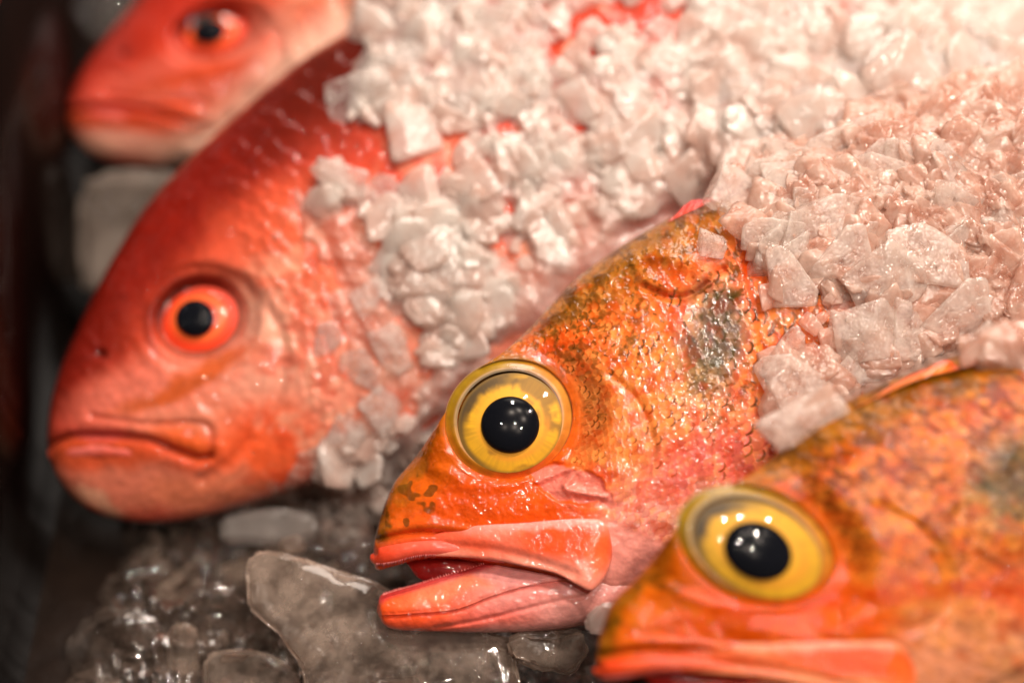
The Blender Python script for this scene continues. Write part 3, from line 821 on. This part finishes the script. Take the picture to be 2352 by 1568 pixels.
    lc = lambda x, y, tt, u: paint(x, y, lin(214, 78, 44), [(240, 1024, 110, 20, 0, lin(234, 116, 106), 0.9, 0.6), (430, 1060, 80, 30, 0, lin(226, 120, 80), .7, .6)], seed + 5)
    f.tube([(112, 1046, 30, 10), (150, 1036, 62, 20), (230, 1030, 90, 23), (320, 1040, 106, 20), (400, 1062, 114, 13), (460, 1076, 114, 4)], 70, 20, lc)
    f.finish(M_SKIN_R)
    def ic(x, y, r, a):
        C = np.ones(x.shape + (3,)) * lin(238, 66, 26)
        C = mix(C, lin(244, 110, 40), np.exp(-((r - 0.62) / 0.1) ** 2) * 0.9)
        C = mix(C, lin(244, 76, 52), sstep(0.75, 0.95, r) * sstep(0, 0.8, np.cos(a + 0.6)))
        return C * (1 + 0.4 * fbm(x, y, 30, seed + 60)[..., None])
    eye = f.disc('eye', 457, 731, 90, 76, -15, lambda r, a: E_W + 14 - 20 * r ** 2 + 0 * a, ic, M_EYE, f.root)
    f.disc('pupil', 448, 731, 45, 43, 0, lambda r, a: E_W + 12 + 22 * np.sqrt(np.clip(1 - r ** 2, 0, 1)), None, M_PUPIL, eye, 20, 64)
    f.disc('cornea', 457, 731, 100, 86, -15, lambda r, a: E_W - 2 + 44 * (1 - r ** 2) ** 0.62, None, M_CORNEA, eye, 30, 96)
    return f

fish_red = red_fish('red_snapper', 'large red fish with orange-ringed eye and closed downturned mouth',
    np.eye(2), R_EYE, R_EYE, 0.462, (0.0, -2.8e-5), 41, 420, 360)
A1 = np.array([[0.8567, -0.130], [0.022, 0.6618]])
fish_far = red_fish('red_snapper', 'smaller red fish at the back cut off by the top edge',
    A1, R_EYE, (488, 74), 0.545, (0.0, -3.0e-5), 77, 300, 240, pale=True)

# ------------------------------------------------------------------ fins
def fin(f_root, pts, d, depth_step, base_px, cols):
    """a rayed fin: rows of (base point, tip point)"""
    G = spline(pts, 60)
    n = 14
    t = np.linspace(0, 1, n)[None, :]
    x = G[:, 0:1] * (1 - t) + G[:, 2:3] * t
    y = G[:, 1:2] * (1 - t) + G[:, 3:4] * t
    u = np.linspace(0, 1, 60)[:, None] * np.ones_like(x)
    rayh = 0.0007 * np.abs(np.sin(u * math.pi * 9)) ** 0.5
    D = d + depth_step * t - rayh
    Vf = to_world(x, y, D)
    Vb = to_world(x, y, D + 0.0014)
    V = np.concatenate([Vf.reshape(-1, 3), Vb.reshape(-1, 3)])
    F = grid_faces(60, n)
    F = np.concatenate([F, F[:, ::-1] + 60 * n])
    C = cols[0] * (1 - t[..., None]) + cols[1] * t[..., None]
    C = C * (0.75 + 0.5 * np.abs(np.sin(u * math.pi * 9))[..., None])
    C = np.concatenate([C.reshape(-1, 3)] * 2)
    return mesh_np('dorsal_fin', V - np.array(f_root.location), F, M_FIN, f_root, C)
fin(fish_near.root, [(1960, 938, 1975, 925), (2010, 915, 2035, 892), (2050, 896, 2090, 862), (2090, 878, 2130, 846), (2135, 862, 2172, 828), (2180, 852, 2205, 842), (2220, 842, 2236, 836), (2260, 832, 2268, 828)],
    0.352, 0.004, None, (lin(230, 120, 20), lin(200, 60, 20)))
fin(fish_main.root, [(1530, 512, 1545, 500), (1570, 492, 1584, 464), (1610, 474, 1626, 456), (1680, 440, 1692, 428), (1800, 378, 1812, 362)],
    0.41, 0.002, None, (lin(220, 70, 50), lin(222, 60, 60)))

# ------------------------------------------------------------------ ice
_ICO = {}
def ico(sub):
    if sub not in _ICO:
        bm = bmesh.new(); bmesh.ops.create_icosphere(bm, subdivisions=sub, radius=1.0)
        bm.verts.ensure_lookup_table()
        _ICO[sub] = (np.array([v.co[:] for v in bm.verts]), np.array([[v.index for v in f.verts] for f in bm.faces]))
        bm.free()
    return _ICO[sub]

def chip_np(seed, sub=4, flat=0.5, planes=11, sharp=26.0, rough=0.03):
    """a broken piece of ice: random cleavage planes with slightly melted edges"""
    rs = np.random.RandomState(seed)
    D, F = ico(sub)
    n = rs.normal(size=(planes, 3)); n /= np.linalg.norm(n, axis=1, keepdims=True)
    n = np.concatenate([n, [[0, 0, 1], [0, 0, -1], [1, 0, 0], [-1, 0, 0], [0, 1, 0], [0, -1, 0]]])
    n[planes:] += rs.normal(size=(6, 3)) * 0.25; n /= np.linalg.norm(n, axis=1, keepdims=True)
    h = rs.uniform(0.62, 1.0, len(n))
    q = np.maximum(D @ n.T / h, 1e-3)
    r = (q ** sharp).sum(1) ** (-1 / sharp)
    V = D * r[:, None]
    V = V + D * (rough * np.array([mnoise.noise(Vector(v * 3.0) + Vector((seed, 0, 0))) + 0.5 * mnoise.noise(Vector(v * 7.0) + Vector((0, seed, 0))) for v in V]))[:, None]
    V = V * np.array([1.25, 0.7 + 0.4 * rs.rand(), flat])
    return V, F

def chip_mesh(seed, **kw):
    V, F = chip_np(seed, **kw)
    me = bpy.data.meshes.new('ice_chip')
    me.from_pydata(V.tolist(), [], F.tolist()); me.update()
    me.polygons.foreach_set('use_smooth', np.ones(len(me.polygons), bool))
    return me

def base_depth(px, py):
    P = np.array([(1000, 1000, .440), (900, 1120, .450), (700, 1150, .475), (1100, 850, .436), (1250, 650, .432), (1500, 450, .436),
      (1400, 600, .432), (1700, 350, .430), (1900, 300, .425), (2100, 250, .428), (2340, 200, .432), (2340, 0, .462), (1900, 50, .462),
      (1500, 200, .452), (1200, 400, .445), (1000, 600, .440), (900, 300, .464), (880, 80, .490), (1100, 150, .468), (1400, 60, .476),
      (1800, -100, .49), (2340, -150, .50), (2700, 100, .45), (2700, 500, .42), (2400, 500, .40), (2100, 500, .41), (1850, 500, .42),
      (600, 300, .54), (600, 700, .52), (600, 950, .51), (760, 600, .49), (780, 900, .48), (560, 1150, .52), (700, 0, .56), (1000, -200, .53),
      (2200, 900, .40), (1900, 1000, .41), (1600, 1000, .44), (2700, 900, .38), (1400, 1200, .44), (800, 1220, .46), (1000, 1230, .452)])
    w = 1.0 / ((px[..., None] - P[:, 0]) ** 2 + (py[..., None] - P[:, 1]) ** 2 + 900.0) ** 1.6
    return (w * P[:, 2]).sum(-1) / w.sum(-1)

COVER = [(805, 70), (860, 40), (900, -60), (1100, -200), (2420, -200), (2420, 740), (2300, 800), (2180, 815), (2110, 850), (2030, 870), (1950, 890), (1930, 930), (1880, 960),
  (1800, 1010), (1785, 930), (1760, 850), (1770, 740), (1740, 660), (1715, 560), (1735, 480), (1690, 420), (1600, 455), (1500, 505), (1400, 575), (1300, 640),
  (1250, 720), (1180, 790), (1100, 850), (1040, 930), (990, 1010), (940, 1080), (890, 1130), (830, 1150), (740, 1090), (760, 1000), (880, 1000), (960, 900), (1000, 820),
  (880, 640), (900, 540), (830, 490), (720, 470), (740, 400), (850, 420), (1000, 420), (1060, 350), (960, 290), (860, 310), (790, 260), (850, 180)]
SPARSE = [(1790, 640, 60, 30), (1760, 440, 50, 36), (1170, 300, 24, 40), (1080, 470, 26, 26), (1195, 488, 26, 20), (1325, 505, 24, 22), (1165, 540, 24, 30), (1330, 270, 26, 26), (1880, 345, 40, 30), (1300, 180, 36, 26), (2060, 560, 30, 22), (1990, 700, 30, 22), (2200, 610, 26, 20), (1740, 470, 30, 26), (1390, 55, 160, 60), (950, 350, 130, 70), (1900, 760, 130, 100), (1800, 620, 60, 90), (1960, 890, 60, 40)]

LOW = [chip_np(200 + i, sub=4, flat=0.26 + 0.06 * (i % 4), planes=4 + i % 4, sharp=60.0, rough=0.02) for i in range(12)]
HI = [chip_mesh(400 + i, sub=5, flat=0.24 + 0.06 * (i % 4), planes=4 + i % 4, sharp=75.0, rough=0.022) for i in range(16)]
for me in HI: me.materials.append(M_ICE)

def rmat(rs, spread):
    e = rs.uniform(-spread, spread, 3)
    a = Matrix.Rotation(e[0], 3, 'X') @ Matrix.Rotation(e[1], 3, 'Y') @ Matrix.Rotation(rs.uniform(0, 6.28), 3, 'Z')
    return a
CAMROT = Matrix.Rotation(math.pi / 2 - PITCH, 3, 'X')

def front(px, py):
    b = float(base_depth(np.array(px), np.array(py)))
    return min(b, zb_get(px, py, 9.0))

COVER_B = [(1735, 480), (1690, 420), (1780, 360), (1950, 290), (2200, 200), (2440, 180), (2700, 160), (2700, 830), (2440, 830), (2300, 824), (2240, 826), (2180, 800), (2110, 826), (2030, 842),
  (1950, 862), (1920, 930), (1880, 960), (1800, 1010), (1785, 930), (1760, 850), (1850, 800), (1870, 720), (1790, 700), (1745, 640), (1720, 560)]

def poly_sd(x, y, P):
    P = np.asarray(P, float)
    d = np.full(x.shape, 1e9)
    for i in range(len(P)):
        a, b = P[i - 1], P[i]
        ab = b - a
        t = np.clip(((x - a[0]) * ab[0] + (y - a[1]) * ab[1]) / (ab @ ab), 0, 1)
        d = np.minimum(d, np.hypot(x - a[0] - t * ab[0], y - a[1] - t * ab[1]))
    return np.where(in_poly(x, y, P), d, -d)

def facets(x, y, size, seed):
    """broken-ice facets: every cell its own height and tilt"""
    wx = 0.3 * fbm(x, y, size * 1.3, seed + 5, 2); wy = 0.3 * fbm(x, y, size * 1.3, seed + 6, 2); x = x / size + wx; y = y / size + wy
    ix, iy = np.floor(x), np.floor(y)
    best = np.full(x.shape, 1e9); h = np.zeros(x.shape)
    for i in (-1, 0, 1):
        for j in (-1, 0, 1):
            cx, cy = ix + i, iy + j
            qx = cx + 0.15 + 0.7 * hash2(cx, cy, seed); qy = cy + 0.15 + 0.7 * hash2(cx, cy, seed + 1)
            d = np.hypot(x - qx, y - qy)
            hh = hash2(cx, cy, seed + 2) - 0.5 + (hash2(cx, cy, seed + 3) - 0.5) * 1.6 * (x - qx) + (hash2(cx, cy, seed + 4) - 0.5) * 1.6 * (y - qy)
            m = d < best
            best = np.where(m, d, best); h = np.where(m, hh, h)
    return h

def zgrid(zb, X, Y, default):
    ix = np.floor(X / 14).astype(int); iy = np.floor(Y / 14).astype(int)
    k = (ix + 1000) * 100000 + (iy + 1000)
    u, inv = np.unique(k, return_inverse=True)
    v = np.array([zb.get(int(q), default) for q in u])
    return v[inv].reshape(X.shape)

def blur(a, n):
    for _ in range(n):
        p = np.pad(a, 1, mode='edge')
        a = (p[1:-1, 1:-1] * 2 + p[:-2, 1:-1] + p[2:, 1:-1] + p[1:-1, :-2] + p[1:-1, 2:]) / 6
    return a

def slush(x0, x1, y0, y1, st, zb, poly, use_base, seed, f1, f2, amp, thick=0.0075, wob=110, red=False):
    X, Y = np.meshgrid(np.arange(x0, x1, st), np.arange(y0, y1, st), indexing='ij')
    Z = zgrid(zb, X, Y, 9.0)
    if use_base:
        Z = np.minimum(Z, base_depth(X, Y))
    else:
        Z = np.where(Z > 1, 0.48 if red else 0.42, Z)
    Z = blur(Z, 8)
    sd = poly_sd(X, Y, poly) + wob * fbm(X, Y, 90, seed, 3) - (25 if red else 0)
    for a, b, c, d in SPARSE: sd = np.where(np.ones_like(X) > 0, np.minimum(sd, (ell(X, Y, a, b, c, d) - 1) * min(c, d) + 130 * fbm(X, Y, 60, seed + 9, 3)), sd)
    t = thick * sstep(-30, 50, sd) - min(0.0035, thick * 0.6)
    F = facets(X, Y, f1, seed + 20) * amp + facets(X, Y, f2, seed + 40) * amp * 0.5
    Z = Z - t - blur(F, 0 if not use_base else 2) * sstep(-10, 30, sd) - 0.0012 * fbm(X, Y, 14, seed + 60, 3)
    V = to_world(X, Y, Z).reshape(-1, 3)
    Fc = grid_faces(*X.shape)
    keep = (sd.ravel()[Fc] > -45).all(1)
    Fc = Fc[keep]
    us, inv = np.unique(Fc, return_inverse=True)
    Fc = inv.reshape(Fc.shape)
    return V[us], np.concatenate([Fc[:, [0, 1, 2]], Fc[:, [0, 2, 3]]])

FILM = [(700, 440), (880, 470), (1010, 600), (1010, 960), (920, 1120), (760, 1140), (620, 1150), (700, 1000), (760, 860), (700, 700), (660, 560)]
v0, f0 = slush(560, 1100, 400, 1220, 5.0, ZB_RED, FILM, False, 35, 60, 26, 0.0022, thick=0.0042, wob=240, red=True)
v1, f1 = slush(640, 2760, -420, 1240, 5.0, ZB_RED, COVER, True, 5, 74, 30, 0.0024)
v2, f2 = slush(1660, 2760, 150, 1040, 4.0, ZB_ORANGE, COVER_B, False, 15, 72, 30, 0.0042)
HP = {2: [[v0], [f0], len(v0)], 0: [[v1], [f1], len(v1)], 1: [[v2], [f2], len(v2)]}
def heap_add(k, V, F):
    h = HP[k]; h[0].append(V); h[1].append(F + h[2]); h[2] += len(V)
def orange_near(px, py, m=34):
    return any(zb_of(ZB_ORANGE, px + a * m, py + b * m) < 9 for a in (-1, 0, 1) for b in (-1, 0, 1))
def zb_of(zb, px, py):
    return zb.get((int(math.floor(px / 14)) + 1000) * 100000 + int(math.floor(py / 14)) + 1000, 9.0)
covB = np.array(COVER_B)
cnt = 0
cov = np.array(COVER)
while cnt < 2300:
    px, py = RNG.uniform(700, 2600), RNG.uniform(-300, 1160)
    inA, inB = in_poly(np.array(px), np.array(py), cov), in_poly(np.array(px), np.array(py), covB)
    if not (inA or inB) or (not inB and orange_near(px, py)): continue
    sp = min(ell(px, py, a, b, c, d) for a, b, c, d in SPARSE)
    if sp < 1 and RNG.rand() < 0.75: continue
    if not inB and RNG.rand() < 0.78: continue
    cnt += 1
    d = front(px, py)
    r = (0.0016 + 0.0046 * RNG.rand() ** 2) * (1.0 if inB else 1.25)
    v, fi = LOW[RNG.randint(len(LOW))]
    R = np.array(CAMROT @ rmat(RNG, 0.55 if inB else 0.4))
    heap_add(1 if inB else 0, (v * r) @ R.T + to_world(px, py, d - 0.0028 - r * RNG.uniform(-0.3, 0.1)), fi)
# crumbs along the gap in front of the red fish and under the sharp fish's jaw
for _ in range(500):
    px, py = RNG.uniform(560, 1000), RNG.uniform(1000, 1250)
    d = float(base_depth(np.array(px), np.array(py)))
    if zb_get(px, py, 9) < d: continue
    r = RNG.uniform(0.001, 0.003)
    v, fi = LOW[RNG.randint(len(LOW))]
    R = np.array(CAMROT @ rmat(RNG, 1.5))
    heap_add(0, (v * r) @ R.T + to_world(px, py, d - r * 0.4), fi)
for k, mt, lb in ((0, M_HEAP, 'white crushed ice heaped over the body of the large red fish'),
                  (2, M_HEAPF, 'thin translucent slush clinging to the cheek and gill cover of the large red fish'),
                  (1, M_HEAPF, 'pinkish crushed ice covering the back of the sharp orange fish')):
    h = mesh_np('crushed_ice', np.concatenate(HP[k][0]), np.concatenate(HP[k][1]), mt)
    tag(h, lb, 'crushed ice', kind='stuff')

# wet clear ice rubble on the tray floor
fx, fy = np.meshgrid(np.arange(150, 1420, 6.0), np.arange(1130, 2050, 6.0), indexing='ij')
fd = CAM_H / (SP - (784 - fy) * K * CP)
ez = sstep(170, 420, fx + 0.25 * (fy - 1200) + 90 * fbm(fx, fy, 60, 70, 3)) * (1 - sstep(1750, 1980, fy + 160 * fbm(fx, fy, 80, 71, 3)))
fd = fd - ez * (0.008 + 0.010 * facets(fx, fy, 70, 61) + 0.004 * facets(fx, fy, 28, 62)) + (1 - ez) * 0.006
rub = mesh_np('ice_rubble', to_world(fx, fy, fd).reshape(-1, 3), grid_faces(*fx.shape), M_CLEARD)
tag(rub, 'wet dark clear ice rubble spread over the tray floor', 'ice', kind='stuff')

VAR = {}
def mat_variant(me, mat):
    k = (me.name, mat.name)
    if k not in VAR:
        c = me.copy(); c.materials.clear(); c.materials.append(mat); VAR[k] = c
    return VAR[k]
def chip(px, py, r, label, group=None, d=None, lift=0.35, mat=None, mesh=None, spin=None, spread=0.5, sc=(1, 1, 1), name='ice_chip'):
    me = mesh or HI[RNG.randint(len(HI))]
    if mat:
        me = mat_variant(me, mat)
    o = bpy.data.objects.new(name, me); COL.objects.link(o)
    dd = d if d is not None else front(px, py)
    rr = r * K * dd
    o.location = to_world(px, py, dd - rr * lift)
    Rm = CAMROT @ (rmat(RNG, spread) if spin is None else Matrix.Rotation(math.radians(-spin), 3, 'Z') @ Matrix.Rotation(RNG.uniform(-.3, .3), 3, 'X'))
    o.rotation_euler = Rm.to_euler()
    o.scale = (rr * sc[0], rr * sc[1], rr * sc[2])
    tag(o, label, 'ice chip' if name == 'ice_chip' else 'ice cube', group)
    return o

G_BACK = 'ice chips over the sharp orange fish'
for (px, py, r, lb, sp) in (
  (1640, 565, 36, 'small pinkish ice nugget alone on the nape of the sharp orange fish', 20),
  (1830, 900, 82, 'pale rounded chunk of ice touching the gill cover of the sharp orange fish', 60),
  (1870, 965, 80, 'smooth pale ice chunk lying against the back of the nearest orange fish', -30),
  (1775, 545, 62, 'broad smooth ice flake just right of the small pinkish nugget', 10),
  (1810, 655, 64, 'wedge shaped amber tinted ice chip pointing down behind the gill cover', 70),
  (1945, 600, 76, 'sparkling angular ice chip with a sharp left point in the heap', -35),
  (2030, 660, 80, 'large flat milky ice chip low in the heap behind the gill cover', -20),
  (1985, 775, 72, 'grainy clump of wet ice hanging above the nearest fish back', 0),
  (2085, 775, 60, 'tall smooth ice piece above the nearest orange fish fin', 80),
  (2210, 730, 85, 'long milky ice shard slanting at the right of the heap', -30),
  (1900, 500, 76, 'flat frosty ice plate on top of the heap over the sharp fish', -8),
  (2140, 600, 80, 'wide pale ice piece in the middle right of the heap', 15),
  (1690, 440, 62, 'pink tinged ice lump on the back ridge of the sharp orange fish', 30)):
    chip(px, py, r, lb, 'large ice chunks beside the sharp orange fish', spin=sp, lift=0.5, sc=(0.8, 1, 1.8) if 'nugget alone' in lb else (1, 1, 1))
n = 0
while n < 90:
    px, py = RNG.uniform(1730, 2400), RNG.uniform(330, 860)
    if not in_poly(np.array(px), np.array(py), cov) or py < 1130 - px * 0.42 - 20: continue
    if ell(px, py, 1880, 760, 90, 60) < 1: continue
    n += 1
    chip(px, py, RNG.uniform(30, 70), 'translucent ice chip in the heap over the sharp orange fish', G_BACK, spread=0.45, lift=0.2, sc=(1, 1, 0.75))
n = 0
while n < 55:
    px, py = RNG.uniform(760, 2350), RNG.uniform(-60, 640)
    if not in_poly(np.array(px), np.array(py), cov) or py > 1130 - px * 0.42 - 60: continue
    if orange_near(px, py, 60): continue
    if ell(px, py, 1390, 60, 170, 70) < 1 or ell(px, py, 950, 350, 120, 70) < 1: continue
    n += 1
    chip(px, py, RNG.uniform(34, 76), 'blurred whitish ice chip heaped on the body of the large red fish', 'ice chips on the large red fish', spread=0.3, mat=M_ICEB, lift=0.0, sc=(1, 1, 0.6))
for (px, py, r, lb) in (
  (855, 230, 60, 'curled greyish ice chip at the dark dorsal edge of the large red fish'),
  (790, 430, 60, 'greyish ice chip alone above the brow of the large red fish'),
  (1000, 620, 90, 'big white ice chunk at the end of the heap on the red fish cheek'),
  (840, 680, 44, 'pale ice chip on the gill cover of the red fish below the big chunk'),
  (900, 800, 52, 'square pale ice chip on the lower gill cover of the red fish'),
  (830, 850, 44, 'pinkish ice chip clinging to the cheek of the red fish'),
  (880, 930, 50, 'squarish frosted ice chip low on the red fish cheek'),
  (790, 1010, 52, 'lowest pale ice chip on the red fish by its throat'),
  (750, 780, 36, 'smallest ice chip on the red fish nearest its eye')):
    chip(px, py, r, lb, 'loose ice chips on the red fish head', lift=0.25, spread=0.3, mat=M_ICEB)

# clear ice at the bottom left
def block(pts, d, thick, mat, name, label, cat, group=None, bev=0.12, rough=0.03, seed=0, lean=0.0, edge=10):
    """an irregular block: traced front face with real depth behind it"""
    P = np.asarray(pts, float)
    cen = P.mean(0)
    org = to_world(cen[0], cen[1], d)
    bm = bmesh.new()
    fr = [bm.verts.new(Vector(to_world(p[0], p[1], d - lean * (p[1] - cen[1]) * K * d) - org)) for p in P]
    up = np.array([0, CP, -SP])
    bk = [bm.verts.new(Vector(to_world(cen[0] + (p[0] - cen[0]) * 0.9, cen[1] + (p[1] - cen[1]) * 0.9, d - lean * (p[1] - cen[1]) * K * d + thick) - org)) for p in P]
    bm.faces.new(fr); bm.faces.new(bk[::-1])
    m = len(P)
    for i in range(m): bm.faces.new((fr[i], bk[i], bk[(i + 1) % m], fr[(i + 1) % m]))
    bmesh.ops.recalc_face_normals(bm, faces=bm.faces)
    bmesh.ops.bevel(bm, geom=list(bm.edges), offset=edge * K * d, segments=3, affect='EDGES', clamp_overlap=True)
    bmesh.ops.triangulate(bm, faces=bm.faces)
    bmesh.ops.subdivide_edges(bm, edges=[e for e in bm.edges if e.calc_length() > 0.004], cuts=4, use_grid_fill=True)
    bm.normal_update()
    for v in bm.verts:
        q = v.co * 90 + Vector((seed, 0, 0))
        v.co += v.normal * (mnoise.noise(q) * 0.0012 + mnoise.noise(q * 3) * 0.0004) * (rough / 0.03)
    bmesh.ops.triangulate(bm, faces=bm.faces)
    me = bpy.data.meshes.new(name); bm.to_mesh(me); bm.free()
    me.polygons.foreach_set('use_smooth', np.ones(len(me.polygons), bool))
    me.materials.append(mat)
    o = bpy.data.objects.new(name, me); COL.objects.link(o); o.location = org
    return tag(o, label, cat, group)

G_C = 'clear ice cubes on the tray floor'
block([(575, 1272), (604, 1258), (700, 1285), (860, 1332), (1000, 1400), (1180, 1470), (1200, 1600), (700, 1600), (690, 1525), (640, 1462), (568, 1395), (566, 1310)], 0.398, 0.03,
      M_CLEAR, 'ice_block', 'big clear ice slab under the lower jaw of the sharp orange fish', 'ice block', lean=0.5, seed=3)
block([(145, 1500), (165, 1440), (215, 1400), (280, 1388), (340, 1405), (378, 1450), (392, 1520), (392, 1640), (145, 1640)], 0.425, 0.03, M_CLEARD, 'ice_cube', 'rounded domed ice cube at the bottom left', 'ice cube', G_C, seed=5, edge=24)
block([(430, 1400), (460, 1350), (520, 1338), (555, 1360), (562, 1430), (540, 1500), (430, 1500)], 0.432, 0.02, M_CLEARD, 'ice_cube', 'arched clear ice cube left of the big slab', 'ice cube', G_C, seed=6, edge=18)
block([(392, 1450), (400, 1430), (450, 1428), (455, 1600), (385, 1600)], 0.418, 0.015, M_CLEAR, 'ice_cube', 'narrow upright ice stick beside the domed cube', 'ice cube', G_C, seed=7)
block([(470, 1510), (500, 1490), (600, 1488), (690, 1540), (690, 1640), (465, 1640)], 0.405, 0.02, M_CLEAR, 'ice_cube', 'low flat ice cube at the bottom edge left of the slab', 'ice cube', G_C, seed=8)
block([(505, 1188), (560, 1172), (640, 1165), (710, 1172), (742, 1195), (730, 1235), (640, 1250), (510, 1246)], 0.445, 0.02, M_ICEB, 'ice_cube', 'pale oblong ice cube under the chin of the large red fish', 'ice cube', G_C, seed=9)
block([(352, 1365), (365, 1345), (440, 1285), (478, 1268), (484, 1284), (420, 1335), (368, 1372)], 0.44, 0.006, M_CLEAR, 'ice_cube', 'thin slanting ice sliver on the dark tray floor', 'ice cube', G_C, seed=10, edge=5)
block([(640, 1240), (690, 1232), (705, 1262), (650, 1275)], 0.43, 0.01, M_CLEAR, 'ice_cube', 'little ice cube above the corner of the big slab', 'ice cube', G_C, seed=11, edge=6)
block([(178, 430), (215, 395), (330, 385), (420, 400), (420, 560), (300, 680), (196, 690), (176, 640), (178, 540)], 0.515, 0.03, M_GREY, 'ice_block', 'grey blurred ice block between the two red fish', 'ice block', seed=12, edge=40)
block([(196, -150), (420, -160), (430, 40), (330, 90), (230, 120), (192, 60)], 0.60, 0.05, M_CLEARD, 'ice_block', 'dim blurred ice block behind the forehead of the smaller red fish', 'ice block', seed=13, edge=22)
block([(1165, 1470), (1200, 1452), (1290, 1460), (1340, 1448), (1352, 1500), (1300, 1540), (1170, 1525)], 0.388, 0.015, M_CLEAR, 'ice_cube', 'crumbly grey ice lump under the throat of the sharp orange fish', 'ice cube', G_C, seed=14, edge=8, rough=0.08)
block([(1345, 1420), (1375, 1385), (1420, 1378), (1430, 1400), (1390, 1460), (1350, 1450)], 0.37, 0.012, M_ICE, 'ice_cube', 'milky ice lump wedged between the two orange fish', 'ice cube', G_C, seed=15, edge=8)
# small shards on the dark floor
fl = lambda px, py: float(CAM_H / (SP - (784 - py) * K * CP))
n = 0
while n < 80:
    px, py = RNG.uniform(330, 860), RNG.uniform(1215, 1560)
    if py < 1215 + max(0, 420 - px) * 0.2: continue
    n += 1
    chip(px, py, RNG.uniform(14, 40), 'small clear ice shard on the dark wet tray floor', 'small ice shards on the tray floor', d=fl(px, py), lift=0.5, mat=None, mesh=None, spread=1.2)
CL = [m.copy() for m in HI[:8]]
for m in CL:
    m.materials.clear(); m.materials.append(M_CLEAR)
k = 0
for o in COL.objects:
    if o.get('group') == 'small ice shards on the tray floor':
        o.data = CL[k % 8]; k += 1
